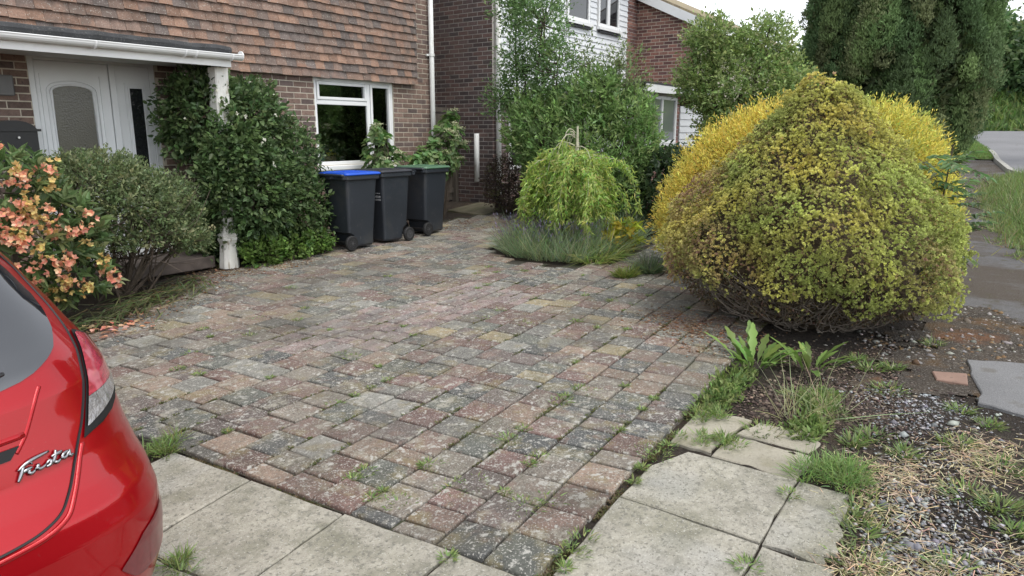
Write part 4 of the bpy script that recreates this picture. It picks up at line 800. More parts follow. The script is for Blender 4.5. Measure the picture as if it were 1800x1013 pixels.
# --- broadleaf trees and shrubs
def bushy(name, label, cat, base, blobs, ntips, k, L, W, cols, shape=2, shell=.22, tlen=.16, spread=.02, updir=.35, up=-1, trunk_r=.04, ntr=10, group=None, droop=.12, bark=None, jit=.55, flat=.5, zmin=.06, var=.22):
    t = plant(name, label, cat, base[0], base[1], group); P, N = blob_points(blobs, ntips, shell, up); ok = P[:, 2] > zg(P[:, 0], P[:, 1]) + zmin; P, N = P[ok], N[ok]
    add("crown", sprays(P, N, k, tlen, spread, L, W, cols, "crown", shape, updir, var, jit, droop, flat), t)
    mb = MB(); z0 = float(zg(*base)) - .02; cen = np.array([b[:3] for b in blobs]); pick = P[rng.integers(0, len(P), ntr)]
    for c in cen:
        lo = np.array([base[0], base[1], z0]); limbs(mb, lo, [c], trunk_r, trunk_r * .45, 6, .06); near = P[np.argsort(np.linalg.norm(P - c, axis=1))[:: max(1, len(P) // 60)]][:max(3, ntr // len(cen) + 2)]; limbs(mb, c, near, trunk_r * .4, .004, 4, .1)
    mb.build("trunk", bark or m_bark, t); return t
bushy("pale_green_tree", "loose pale green tree in front of the garage door", "tree", (11.6, 3.9), [(11.6, 3.75, 2.35, .75, .8, .75), (11.5, 4.0, 1.65, .55, .42, .55), (11.7, 3.15, 2.15, .6, .5, .75), (11.7, 3.5, 3.0, .5, .5, .45), (11.5, 4.4, 2.5, .45, .42, .42), (11.4, 4.25, 3.15, .4, .4, .35), (11.8, 3.0, 1.4, .6, .6, .6)], 4300, 9, .055, .027, [(.21, .30, .10), (.26, .34, .11), (.165, .25, .08), (.31, .37, .15)], shell=.3, tlen=.22, trunk_r=.07, ntr=30)
bushy("tall_loose_shrub", "tall airy dark green shrub rising in front of the boarded house downpipe", "shrub", (9.9, 6.5), [(9.9, 6.75, 2.75, .5, .42, .75), (9.8, 6.35, 3.35, .5, .45, .65), (10.0, 7.0, 3.75, .42, .42, .5), (9.7, 6.05, 2.6, .4, .4, .5), (9.8, 7.05, 2.25, .35, .35, .35), (9.7, 6.25, 3.3, .35, .22, .5), (9.7, 6.0, 2.75, .35, .25, .35)], 1450, 8, .06, .024, [(.14, .24, .09), (.18, .28, .10), (.11, .19, .07)], shell=.42, tlen=.26, trunk_r=.03, ntr=40, spread=.03)
bushy("willow_leaved_bush", "dense mid green bush with narrow upright leaves behind the weeping tree", "shrub", (9.7, 5.6), [(9.7, 5.75, 1.45, .75, .85, .75), (9.6, 5.2, 1.35, .7, .7, .75), (9.8, 4.85, 1.55, .55, .5, .55), (9.7, 6.35, 1.75, .55, .55, .6), (9.7, 5.55, 2.0, .5, .6, .4), (9.6, 4.7, 1.95, .35, .35, .3), (9.7, 5.3, 2.25, .45, .45, .35), (9.6, 5.35, .75, .6, .9, .5)], 3000, 10, .082, .024, [(.17, .28, .09), (.21, .33, .11), (.13, .22, .07), (.27, .37, .14)], shell=.24, tlen=.2, updir=.8, trunk_r=.035, ntr=30)
bushy("sprig_shrub", "thin pale leaved sprigs in front of the white boards", "shrub", (9.9, 5.2), [(9.9, 5.25, 2.45, .3, .35, .5), (9.8, 4.75, 2.35, .25, .3, .3), (9.9, 5.65, 2.7, .25, .28, .5), (9.8, 5.0, 2.7, .25, .3, .3)], 300, 8, .055, .022, [(.16, .22, .085), (.20, .25, .11)], shell=.5, tlen=.3, updir=.9, trunk_r=.014, ntr=36)
bushy("brown_bush", "low reddish brown bush against the dark brick corner", "shrub", (10.05, 7.15), [(10.1, 7.2, .82, .42, .48, .52), (10.0, 6.95, .65, .35, .4, .38)], 1100, 8, .035, .018, [(.05, .032, .028), (.065, .05, .028), (.075, .075, .03), (.04, .025, .025)], tlen=.14, ntr=30)
bushy("dark_leafy_shrub", "dark green broad leaved shrub between the weeping tree and golden thuja", "shrub", (10.0, 4.3), [(10.0, 4.3, .95, .45, .42, .5), (9.9, 4.6, .7, .4, .35, .42), (10.1, 3.9, 1.1, .35, .4, .42)], 620, 7, .085, .042, [(.04, .07, .035), (.055, .09, .04), (.075, .12, .05)], 4, tlen=.2, ntr=18)
clim = bushy("leafy_climber", "big dark green climbing shrub with small white flowers round the porch post", "shrub", (5.3, 7.95), [(5.0, 7.85, 1.85, .42, .38, .5), (5.45, 7.85, 1.65, .55, .42, .6), (5.95, 7.9, 1.35, .55, .40, .55), (5.4, 7.7, 1.05, .62, .45, .62), (6.05, 7.75, .72, .55, .40, .5), (5.2, 7.55, .95, .5, .34, .5), (5.1, 7.9, .5, .45, .35, .45), (5.15, 7.52, 1.40, .38, .26, .34), (4.90, 7.50, 1.45, .26, .20, .40), (4.8, 7.55, 1.15, .25, .2, .25), (4.75, 8.0, 1.85, .32, .26, .48), (5.65, 8.05, 2.0, .4, .28, .35), (4.95, 7.9, 2.2, .3, .25, .22)], 3300, 8, .062, .034, [(.075, .13, .05), (.095, .155, .055), (.06, .10, .04), (.14, .21, .08), (.115, .17, .07)], 4, shell=.2, tlen=.19, updir=.1, trunk_r=.02, ntr=22, flat=.7)
Pw, Nw = blob_points([(4.95, 7.44, 1.42, .30, .13, .40), (4.82, 7.47, 1.1, .2, .12, .22)], 330, .3); add("post_foliage", sprays(Pw, Nw, 8, .16, .02, .062, .034, [(.075, .13, .05), (.095, .155, .055), (.14, .21, .08), (.115, .17, .07)], "post_foliage", 4, .1, flat=.7), clim)
P, N = blob_points([(5.15, 7.5, 1.40, .38, .3, .36), (5.45, 7.85, 1.75, .5, .42, .55), (5.0, 7.8, 1.95, .42, .38, .4)], 46, .06); k = 5; P = (P + N * .03); D = unit(N[:, None] * .4 + rng.normal(0, .6, (len(P), k, 3)))
add("flowers", leaf_mesh("flowers", np.repeat(P, k, 0), D.reshape(-1, 3), np.repeat(N, k, 0), .03, .022, shade([(.7, .7, .6)], len(P) * k, .08, .03), 2), clim, m_petal)["kind"] = "stuff"
bushy("bright_weeds", "bright green leafy weeds at the foot of the climbing shrub", "plant", (5.55, 7.35), [(5.25, 7.38, .26, .32, .14, .18), (5.75, 7.36, .27, .34, .14, .17), (6.1, 7.42, .28, .2, .12, .14)], 330, 6, .055, .034, [(.12, .20, .045), (.15, .24, .06), (.09, .16, .04)], 4, tlen=.1, trunk_r=.006, ntr=8, zmin=.01, flat=1.2)
# azalea: twiggy below, small leaves above
az = bushy("azalea_bush", "spreading small-leaved azalea bush with bare dark stems in front of the door", "shrub", (3.35, 7.05), [(3.3, 7.05, 1.22, .45, .42, .30), (3.75, 7.15, 1.05, .45, .42, .28), (3.0, 7.0, 1.15, .35, .38, .36), (3.95, 7.2, .82, .35, .35, .26), (3.45, 6.8, 1.0, .4, .3, .26), (3.0, 6.9, .78, .25, .3, .28), (3.55, 6.75, .72, .4, .22, .22), (4.0, 7.0, .6, .28, .25, .22)], 3000, 9, .036, .018, [(.14, .19, .085), (.18, .22, .10), (.11, .155, .07), (.22, .245, .12), (.155, .205, .09)], shell=.25, tlen=.12, spread=.015, up=-.45, trunk_r=.022, ntr=90)
mb = MB()
for q in range(22):
    a = rng.random() * 6.283; tip = np.array([3.45 + .75 * math.cos(a) * rng.uniform(.5, 1), 7.05 + .4 * math.sin(a), rng.uniform(.7, 1.0)]); b0 = (3.4 + rng.normal(0, .12), 7.05 + rng.normal(0, .08), .08); limbs(mb, b0, [tip], .011, .004, 4, .25); limbs(mb, (np.array(b0) + tip) / 2 + rng.normal(0, .05, 3), [tip + rng.normal(0, .2, 3) for _ in range(5)], .006, .002, 3, .2)
mb.build("stems", m_bark, az)
# rhododendron with salmon trusses
rh = bushy("flowering_rhododendron", "rhododendron with salmon orange flower trusses behind the red car", "shrub", (2.45, 6.75), [(2.35, 6.75, 1.22, .45, .4, .40), (2.62, 6.62, .92, .38, .34, .38), (2.3, 6.6, .75, .5, .4, .45), (2.75, 6.6, .50, .28, .28, .25)], 330, 7, .105, .034, [(.12, .19, .07), (.15, .22, .085), (.20, .24, .10), (.09, .15, .055)], 4, tlen=.07, spread=.008, updir=.3, trunk_r=.02, ntr=26, droop=.2)
P, N = blob_points([(2.35, 6.75, 1.20, .47, .42, .40), (2.62, 6.60, .92, .40, .36, .40), (2.3, 6.6, .75, .52, .42, .45), (2.75, 6.58, .50, .30, .30, .27)], 150, .03, -.6); P = P + N * .03
fp_ = np.concatenate([P[np.argsort(-(N @ np.array([-.55, -.8, .2])))][:64], [(2.93, 6.42, .52), (2.72, 6.32, .40), (2.80, 6.42, .75), (2.62, 6.3, .62)]]); 
mbf = []
for c in fp_:
    ncl = 8; dirs = unit(rdir(ncl) * 1.2 + np.array([-.35, -.5, .15])); b0 = c + dirs * .04 + rng.normal(0, .02, (ncl, 3)); pk = 5
    for d_, b_ in zip(dirs, b0):
        s1 = unit(np.cross(d_, rdir(1)[0])); s2 = np.cross(d_, s1); an = np.arange(pk) * 2 * math.pi / pk; dd = d_ * .75 + (np.cos(an)[:, None] * s1 + np.sin(an)[:, None] * s2) * .65
        mbf.append((np.tile(b_, (pk, 1)), dd, np.tile(d_, (pk, 1))))
Pf = np.concatenate([q[0] for q in mbf]); Df = np.concatenate([q[1] for q in mbf]); Nf = np.concatenate([q[2] for q in mbf])
col_f = shade([(.72, .38, .23), (.66, .30, .19), (.76, .48, .32), (.60, .25, .18)], len(Pf), .12, .06); old = np.repeat(rng.random(len(fp_)) < .3, 40); col_f[old] = shade([(.55, .40, .16), (.42, .27, .10), (.62, .50, .20)], int(old.sum()), .15, .06)
add("flower_trusses", leaf_mesh("flower_trusses", Pf, Df, Nf, .036, .027, col_f, 4, fold=-.1, droop=.25), rh, m_petal)["kind"] = "stuff"
# hydrangeas behind the bins
hy = []
for nm, lb, base, blobs, nt_ in (("hydrangea", "leafy green hydrangea in front of the window, behind the black lidded bin", (7.95, 7.95), [(7.85, 8.0, 1.3, .30, .2, .42), (8.05, 7.95, 1.05, .35, .2, .35), (7.75, 8.0, 1.68, .12, .1, .16)], 105), ("hydrangea", "tall hydrangea with cream flower heads beside the timber gate", (9.2, 7.95), [(9.35, 7.95, 1.45, .38, .25, .42), (9.0, 7.95, 1.2, .38, .22, .32), (9.45, 7.95, 1.85, .16, .14, .18), (8.7, 7.98, 1.1, .3, .2, .3)], 150)):
    t = plant(nm, lb, "plant", base[0], base[1], "hydrangeas behind the bins"); P, N = blob_points(blobs, nt_, .2)
    for p_, n_ in zip(P, N):
        pass
    mbt = MB(); limbs(mbt, (base[0], base[1], float(zg(*base))), P[:40], .010, .004, 4, .1); mbt.build("stems", m_bark, t)
    kk = 7; ax = unit(N + [0, 0, .7] + rdir(len(P)) * .3); an = rng.random((len(P), 1)) * 6.28 + np.arange(kk) * 2.4; s1 = unit(np.cross(ax, [0.3, .2, 1])); s2 = np.cross(ax, s1); dd = s1[:, None] * np.cos(an)[..., None] + s2[:, None] * np.sin(an)[..., None] + ax[:, None] * rng.uniform(-.1, .5, (len(P), kk, 1))
    Pl = (P[:, None] + ax[:, None] * rng.uniform(-.06, .05, (len(P), kk, 1))).reshape(-1, 3); Dl = dd.reshape(-1, 3); Nl = np.repeat(ax, kk, 0) + rng.normal(0, .15, (len(Pl), 3)); cl = shade([(.12, .21, .07), (.16, .25, .09), (.10, .17, .06), (.19, .28, .11)], len(Pl), .14); Ll = rng.uniform(.08, .135, len(Pl))
    order = np.argsort(Pl[:, 1] - .3 * Pl[:, 2]); big = order[:130]
    for q in big: link("leaf", leaf_mesh("leaf", Pl[q:q + 1], Dl[q:q + 1], Nl[q:q + 1], Ll[q:q + 1], Ll[q:q + 1] * .62, cl[q:q + 1], 4, droop=.22), m_leaf, t)
    rest = order[130:]; link("leaf_mass", leaf_mesh("leaf_mass", Pl[rest], Dl[rest], Nl[rest], Ll[rest], Ll[rest] * .62, cl[rest], 4, droop=.22), m_leaf, t, kind="stuff")
    hd = P[np.argsort(P[:, 1] - P[:, 2] * .2)][:14 if base[0] > 9 else 6]
    for c in hd:
        nfl = 60; q = rng.normal(0, .042, (nfl, 3)) * [1, 1, .25] + c + [0, -.03, .07]; link("flower_head", leaf_mesh("flower_head", q, rdir(nfl), np.tile([0, 0, 1.], (nfl, 1)), .022, .02, shade([(.55, .55, .36), (.42, .48, .26), (.62, .6, .45)], nfl, .1, .04), 2), m_petal, t, kind="stuff")
# weeping tree
wt = plant("weeping_tree", "small weeping tree with bare arching canes and drooping yellow-green leaves", "tree", 8.1, 4.72); mb = MB(); top = np.array([8.1, 4.70, 1.78]); mb.tube([(8.1, 4.72, .15), (8.09, 4.71, .9), (8.1, 4.70, 1.45), top], [.035, .03, .022, .012], 7)
tips = []; tn = []
for q in range(100):
    a = rng.random() * 6.283; bare = q < 9; rad = rng.uniform(.15, .60) * (1 + .2 * math.sin(3 * a + 1)); z0 = rng.uniform(1.5, 1.76) if bare else rng.uniform(1.05, 1.42); zt = rng.uniform(.36, .95); t = np.linspace(0, 1, 9); b_ = rng.uniform(1.1, 2.0)
    rr = (.02 if bare else rng.uniform(.02, .28)) + rad * np.sin(np.minimum(t * b_, 1.57)); zz_ = z0 + rng.uniform(.05, .14) * np.sin(t * 3.1) - (z0 - zt) * t ** rng.uniform(1.6, 2.6); al = a + rng.normal(0, .25) * t
    pth = np.stack([8.1 + rr * np.cos(al) * .9, 4.72 + rr * np.sin(al), zz_], 1); mb.tube(pth, np.linspace(.0075, .002, 9) * (1 if bare else .7), 4, cap=False)
    for u in rng.random(26 if bare else 44):
        u = (.5 if bare else .1) + (.5 if bare else .9) * u; i_ = min(int(u * 8), 7); f_ = u * 8 - i_; tips.append(pth[i_] * (1 - f_) + pth[i_ + 1] * f_); tn.append((math.cos(al[i_]), math.sin(al[i_]), -.4))
mb.build("trunk", m_cane, wt); tips = np.array(tips); tn = unit(np.array(tn)); keep = tips[:, 2] < 1.62; tips, tn = tips[keep], tn[keep]; k = 4; D = unit(tn[:, None] * .55 + np.array([0, 0, -.5]) + rng.normal(0, .6, (len(tips), k, 3)))
add("crown", leaf_mesh("crown", (tips[:, None] + rng.normal(0, .025, (len(tips), k, 3))).reshape(-1, 3), D.reshape(-1, 3), unit(tn[:, None] + np.array([0, 0, .6]) + rng.normal(0, .35, (len(tips), k, 3))).reshape(-1, 3), .085, .019, shade([(.34, .47, .11), (.42, .53, .13), (.28, .41, .10), (.48, .55, .18)], len(tips) * k, .16), 2, droop=.2), wt)
# lavender and neighbours
lav = plant("lavender", "sprawling grey-green lavender with purple tips round the weeping tree", "plant", 7.9, 4.9); gx_ = np.array([7.55, 7.5, 7.6, 7.9, 8.3, 8.7, 9.0, 8.1, 7.8]); gy_ = np.array([5.1, 4.75, 4.45, 4.35, 4.35, 4.35, 4.6, 4.9, 5.3])
add("stems", blades("stems", gx_, gy_, .31, 5200, .38, .008, [(.24, .32, .18), (.28, .35, .20), (.19, .28, .14), (.33, .38, .24)], .6, droop=.1), lav)
n = 480; i_ = rng.integers(0, 4, n); a = rng.random(n) * 6.283; q = np.sqrt(rng.random(n)) * .45; x, y = gx_[[0, 1, 2, 8]][i_] + q * np.cos(a), gy_[[0, 1, 2, 8]][i_] + q * np.sin(a); P = np.stack([x, y, zg(x, y) + rng.uniform(.22, .46, n)], 1); add("flower_spikes", leaf_mesh("flower_spikes", P, unit(np.stack([np.cos(a) * .5, np.sin(a) * .5, np.ones(n)], 1)), rdir(n), .05, .014, shade([(.19, .16, .26), (.22, .19, .27), (.20, .21, .19)], n, .15), 2), lav, m_petal)["kind"] = "stuff"
yel = plant("yellow_leaf_plant", "small plant with bright yellow-green leaves beside the lavender", "plant", 8.35, 4.08); P, N = blob_points([(8.35, 4.1, .42, .22, .16, .16), (8.15, 4.2, .3, .16, .12, .12)], 60, .2); add("leaves", sprays(P, N, 6, .1, .02, .10, .045, [(.42, .44, .05), (.34, .42, .06), (.50, .40, .06)], "leaves", 4, .2, flat=1), yel)
pl = plant("pale_grass_clump", "clump of pale strap leaves at the edge of the lavender bed", "plant", 7.55, 4.12); add("blades", blades("blades", [7.5, 7.75, 8.0], [4.1, 4.08, 4.1], .14, 420, .26, .016, [(.28, .34, .10), (.22, .30, .08), (.36, .38, .16)], 1.1, droop=.5), pl)
for x, y, lb in ((7.35, 3.3, "feathery grey-green tuft on the drive beside the golden thuja"), (7.0, 3.42, "low yellow-green tuft on the drive in front of the lavender")):
    t = plant("weed_tuft", lb, "plant", x, y); add("blades", blades("blades", [x], [y], .10, 420, .20 if x > 7.2 else .12, .010, [(.12, .17, .09), (.15, .2, .1)] if x > 7.2 else [(.20, .24, .06), (.16, .2, .05)], .7), t)
# ash seedling with pinnate leaves beside the path
ash = plant("ash_seedling", "self-sown ash sapling with dark pinnate leaves poking from the golden thuja", "plant", 7.3, .55); mb = MB(); PL, DL, NL = [], [], []
for q in range(44):
    z0 = rng.uniform(.6, 1.5); b0 = np.array([7.15 + rng.normal(0, .12), .58 + rng.normal(0, .12), z0]); a = R(222) + rng.normal(0, .8); d = unit(np.array([math.cos(a), math.sin(a), rng.uniform(-.5, .5)])); tip = b0 + d * rng.uniform(.2, .3); pth = np.array([b0 + (tip - b0) * t + [0, 0, -.05 * t * t] for t in np.linspace(0, 1, 6)]); mb.tube(pth, [.004] * 6, 3, cap=False); s = unit(np.cross(d, [0, 0, 1.]))
    PL, DL, NL = [], [], []
    for t_ in np.linspace(.25, .95, 5):
        c = b0 + (tip - b0) * t_
        for sg in (-1, 1): PL.append(c); DL.append(s * sg + d * .5 + rng.normal(0, .1, 3)); NL.append(np.array([0, 0, 1.]) + rng.normal(0, .25, 3))
    PL.append(tip); DL.append(d); NL.append(np.array([0, 0, 1.]))
    add("leaf", leaf_mesh("leaf", np.array(PL), np.array(DL), np.array(NL), .085, .032, shade([(.09, .16, .065), (.12, .20, .08), (.15, .24, .095)], len(PL), .14), 4, droop=.3), ash)
mb.tube([(7.35, .6, .12), (7.3, .55, .8), (7.25, .5, 1.6)], [.014, .01, .005], 5); mb.build("stem", m_bark, ash)
# ------------------------------------------------------------------ weeds, litter and loose stones
GR = [(.17, .25, .075), (.21, .29, .09), (.13, .20, .06), (.26, .31, .12)]
TF = [(2.24, 2.49), (2.16, 2.48), (2.47, 2.29), (2.37, 2.04), (2.94, 2.13), (2.85, 1.85), (2.77, 1.85), (3.64, 2.16), (3.56, 2.15), (2.42, 1.64), (2.52, 1.59), (2.47, 1.79), (2.93, 2.09), (3.79, 2.06), (4.23, 2.44), (3.42, 3.86), (3.43, 3.99), (4.78, 3.69), (4.84, 3.28), (5.99, 3.35), (5.1, 3.73), (2.45, 1.97), (2.13, 2.15), (2.49, 2.26), (3.24, 1.42), (3.21, 1.36), (3.35, 1.36), (3.51, 1.36), (2.33, 1.30), (2.24, 1.29), (2.14, 1.26), (3.79, 1.38), (3.67, 5.38), (4.62, 6.12), (6.25, 4.9), (7.52, 3.52), (1.93, 1.68), (2.55, .68), (3.21, .69), (2.9, 1.33), (3.05, 1.36)]
uu = rng.uniform(.1, 5, 46); vv_ = np.round(rng.uniform(.1, 4.2, 46) / .238) * .238; TF = TF + [tuple(O + a_ * U + b_ * Vv) for a_, b_ in zip(uu, vv_)]; wx = np.array([t[0] for t in TF]); wy = np.array([t[1] for t in TF]); rr = rng.uniform(.02, .085, len(TF)); rr[41:] *= .6; st_ = link("joint_weeds", blades("joint_weeds", wx, wy, rr, 6200, .026, .006, GR, 1.3, droop=.3), m_leaf); st_["kind"] = "stuff"; st_["label"] = "small weeds and grass sprouting from the joints of the drive"
# moss in the joints
n = 1500; u = rng.uniform(0, 4.5, n); v = np.round(rng.uniform(0, 3.5, n) / .238) * .238; x = O[0] + u * U[0] + v * Vv[0]; y = O[1] + u * U[1] + v * Vv[1]; ok = (np.sin(x * 3.1 + y * 2) + np.sin(x * 7 - y * 5)) > .45; x, y = x[ok], y[ok]
mo = link("joint_moss", blades("joint_moss", x, y, .018, 8000, .011, .006, [(.10, .12, .03), (.13, .13, .04), (.075, .095, .025)], 1.2), m_leaf); mo["kind"] = "stuff"; mo["label"] = "low moss filling some paver joints"
fx_ = rng.uniform(0, 2.3, 500); q = O + fx_[:, None] * Vv - U * rng.uniform(.0, .03, (500, 1)); e2 = O + rng.uniform(0, 2.4, (420, 1)) * U - Vv * rng.uniform(.0, .035, (420, 1)); q = np.concatenate([q, e2]); q = q[np.sin(q[:, 0] * 9 + q[:, 1] * 11) > -.3]
em = link("edge_moss", blades("edge_moss", q[:, 0], q[:, 1], .014, 5200, .013, .007, [(.11, .10, .04), (.14, .11, .06), (.09, .10, .03), (.16, .12, .07)], 1.2, zf=lambda x, y: zg(x, y) - .022), m_leaf); em["kind"] = "stuff"; em["label"] = "moss and dirt along the edges of the drive"
def tuft(label, x, y, rad, n, h, w_, cols=GR, lean=.9, name="grass_tuft"):
    t = plant(name, label, "grass"if name == "grass_tuft" else "weed", x, y); q = rng.normal(0, .5, (9, 2)) * rad; add("blades", blades("blades", x + q[:, 0], y + q[:, 1], rad * .5, n, h * rng.uniform(.5, 1.2, 9), w_, cols, lean * .8, droop=.35), t); return t
tuft("bright grass tuft at the corner of the paving beside the red car", 1.82, 3.56, .11, 420, .075, .005)
tuft("grass tuft growing from the slab joint close under the car's bumper", 1.30, 2.52, .07, 200, .05, .005)
tuft("grass tuft among the broken sandstone pieces", 3.58, 1.18, .10, 420, .05, .006)
tuft("grassy weeds on the paving edge behind the sandstone pieces", 3.85, 1.30, .10, 300, .045, .006)
tuft("large dense grass tuft at the corner of the concrete slab", 3.52, .55, .17, 1000, .085, .005, [(.19, .29, .09), (.23, .33, .11), (.15, .24, .07)])
for x, y, lb in ((4.2, 1.36, "leafy weed mat along the drive edge below the dock leaves"), (4.55, 1.40, "leafy weed mat beside the drive nearest the dock leaves"), (4.02, .80, "feathery weed beside the bark chips"), (4.45, .83, "thin upright weed among the bark chips")):
    t = plant("low_weed", lb, "weed", x, y); n = 110; a = rng.random(n) * 6.283; q = np.sqrt(rng.random(n)) * (.20 if y > 1 else .15); px2, py2 = x + q * np.cos(a) * 1.2, y + q * np.sin(a) * .6; P = np.stack([px2, py2, zg(px2, py2) - .03 + rng.uniform(.0, .02, n)], 1)
    add("leaves", sprays(P, unit(np.stack([np.cos(a), np.sin(a), np.ones(n)], 1)), 5, .05, .016, .040, .016, GR, "leaves", 2, .6), t)
# scattered weeds over the bare ground
SW = [(5.35, .7), (5.51, .8), (5.44, .57), (4.47, .88), (4.59, .87), (4.0, .56), (4.13, .5), (4.94, .53), (4.83, .12), (3.71, .02), (3.68, -.11), (4.68, -.03), (6.19, .39), (3.08, .35), (3.2, .42), (4.0, .32), (4.34, .75), (4.51, .99), (3.88, 1.0), (3.02, .02), (3.48, -.16), (3.3, .40), (2.85, .33), (4.3, .1), (4.1, -.1)]
wx = np.array([t[0] for t in SW]); wy = np.array([t[1] for t in SW]); gz_ = lambda x, y: zg(x, y) - .03
sw = link("ground_weeds", blades("ground_weeds", wx, wy, rng.uniform(.05, .12, len(SW)), 3200, .055, .008, GR + [(.17, .19, .10)], 1.1, zf=gz_), m_leaf); sw["kind"] = "stuff"; sw["label"] = "low weeds scattered over the bare soil"
tall = link("seeding_grass", blades("seeding_grass", [4.15, 4.25, 4.3], [.93, .80, .72], .08, 70, .34, .005, [(.26, .30, .15), (.32, .32, .18)], .5, zf=gz_), m_leaf); tag(tall, "few tall thin seeding grass stalks on the bare soil by the slabs", "grass")
def scatter(name, label, centres, rad, n, size, cols, mat, flat=.55, zoff=-.030, box=None):
    """small irregular stones or chips"""
    Cn = np.array(centres, float); i_ = rng.integers(0, len(Cn), n); p = Cn[i_] + rng.normal(0, 1, (n, 2)) * rad; s = size * np.exp(rng.normal(0, .4, n)); Z = zg(p[:, 0], p[:, 1]) + zoff + s * flat * .3
    oct_ = np.array([(1, 0, 0), (0, 1, 0), (-1, 0, 0), (0, -1, 0), (0, 0, 1), (0, 0, -1)], float); fo = np.array([(0, 1, 4), (1, 2, 4), (2, 3, 4), (3, 0, 4), (1, 0, 5), (2, 1, 5), (3, 2, 5), (0, 3, 5)]); a = rng.random(n) * 6.283; ca, sa = np.cos(a), np.sin(a)
    Vv_ = oct_[None] * (1 + rng.normal(0, .22, (n, 6, 1))); Vv_ = Vv_ * np.stack([s * rng.uniform(.7, 1.4, n), s, s * flat], 1)[:, None]; V = np.stack([Vv_[..., 0] * ca[:, None] - Vv_[..., 1] * sa[:, None], Vv_[..., 0] * sa[:, None] + Vv_[..., 1] * ca[:, None], Vv_[..., 2] + rng.normal(0, .15, (n, 6)) * s[:, None] * flat], -1) + np.c_[p, Z][:, None]
    o = link(name, mesh_np(name, V.reshape(-1, 3), [(np.arange(n)[:, None, None] * 6 + fo[None]).reshape(-1, 3)], np.repeat(shade(cols, n, .2, .04), 6, 0)), mat); o["kind"] = "stuff"; o["label"] = label; return o
m_stone = M("loose_stone", rough=.85, attr=True).mul(80, .2).done(); m_chip = M("bark_chip", rough=.95, attr=True).done()
GA = [(4.84, .33), (4.76, .14), (4.26, .32), (4.03, .17), (4.83, .52), (4.5, .3)]; GB = [(3.45, .23), (3.19, .11), (2.91, .12), (3.07, .22), (3.23, -.01), (3.05, -.09), (3.6, .15), (2.8, .0)]
scatter("gravel", "grey gravel lying in patches on the bare soil", GA + GB, .15, 5000, .0062, [(.20, .205, .215), (.27, .27, .275), (.13, .135, .145), (.36, .36, .35), (.09, .085, .085), (.12, .09, .07)], m_stone)
scatter("coarse_gravel", "coarser grey stones among the gravel", GB + GA[:2], .17, 260, .012, [(.26, .27, .29), (.36, .36, .36), (.18, .18, .20)], m_stone)
scatter("path_grit", "grit and stone chips spread over the mossy path edge", [(6.2, .1), (6.6, -.1), (7.2, .1), (7.8, -.1), (8.4, .1), (6.0, .4)], .3, 3200, .011, [(.20, .19, .18), (.32, .30, .28), (.12, .10, .08), (.16, .10, .05)], m_stone)
scatter("bark_chips", "brown bark chips and dead leaf litter on the soil", [(4.23, .92), (4.61, .84), (4.61, .67), (4.47, 1.05), (4.3, .53), (4.3, 1.14), (5.0, .8), (5.3, 1.2), (5.2, .5), (5.8, .6)], .18, 6500, .0085, [(.075, .052, .042), (.11, .08, .062), (.05, .036, .03), (.22, .17, .13), (.065, .042, .035)], m_chip, .35)
scatter("drive_litter", "fallen needles and dead leaf litter at the bed edges and under the bush", [(5.5, 2.05), (5.7, 2.3), (5.35, 1.8), (4.0, 7.1), (3.4, 6.65), (4.6, 7.35), (2.9, 6.25), (5.4, 7.3), (9.0, 7.5)], .22, 5000, .008, [(.20, .10, .05), (.15, .085, .05), (.24, .15, .09), (.3, .25, .18)], m_chip, .3, .002)
n = 3000; Cn = np.array([(3.75, .36), (3.78, .22), (4.19, .05), (4.37, -.09), (4.0, -.01), (3.28, .29), (2.96, .05), (2.85, .27), (3.21, -.18), (3.55, .38), (2.75, .30)]); p = Cn[rng.integers(0, len(Cn), n)] + rng.normal(0, .11, (n, 2)); a = rng.random(n) * 6.283
sw = link("dry_straw", leaf_mesh("dry_straw", np.c_[p, zg(p[:, 0], p[:, 1]) - .027 + rng.uniform(0, .015, n)], np.stack([np.cos(a), np.sin(a), rng.normal(.05, .15, n)], 1), np.tile([0, 0, 1.], (n, 1)) + rng.normal(0, .3, (n, 3)), rng.uniform(.03, .10, n), .0035, shade([(.38, .31, .19), (.47, .39, .26), (.28, .22, .14)], n, .15), 1), m_chip); sw["kind"] = "stuff"; sw["label"] = "dead straw-coloured grass matted on the soil"
# flattened strap leaves and fallen petals by the azalea
n = 520; x = rng.uniform(2.3, 4.2, n); y = 6.35 + (x - 2.6) * .42 + rng.normal(0, .16, n); a = rng.normal(R(200), .7, n); ss = link("strap_leaves", leaf_mesh("strap_leaves", np.stack([x, y, zg(x, y) + rng.uniform(.0, .10, n)], 1), np.stack([np.cos(a), np.sin(a), rng.normal(.05, .25, n)], 1), np.tile([0, 0, 1.], (n, 1)) + rng.normal(0, .3, (n, 3)), rng.uniform(.15, .42, n), .012, shade([(.12, .16, .06), (.16, .18, .09), (.09, .13, .05), (.22, .19, .10)], n, .2), 1, droop=.25), m_leaf); ss["kind"] = "stuff"; ss["label"] = "flattened strap leaves at the edge of the planting bed"
n = 46; x = rng.normal(2.78, .16, n); y = rng.normal(6.1, .13, n); a = rng.random(n) * 6.283; ss = link("fallen_petals", leaf_mesh("fallen_petals", np.stack([x, y, zg(x, y) + .008 + rng.uniform(0, .02, n)], 1), np.stack([np.cos(a), np.sin(a), rng.uniform(0, .5, n)], 1), np.tile([0, 0, 1.], (n, 1)) + rng.normal(0, .35, (n, 3)), .055, .04, shade([(.62, .25, .17), (.68, .38, .27), (.5, .3, .2)], n, .12), 4), m_petal); ss["kind"] = "stuff"; ss["label"] = "fallen salmon petals on the drive"
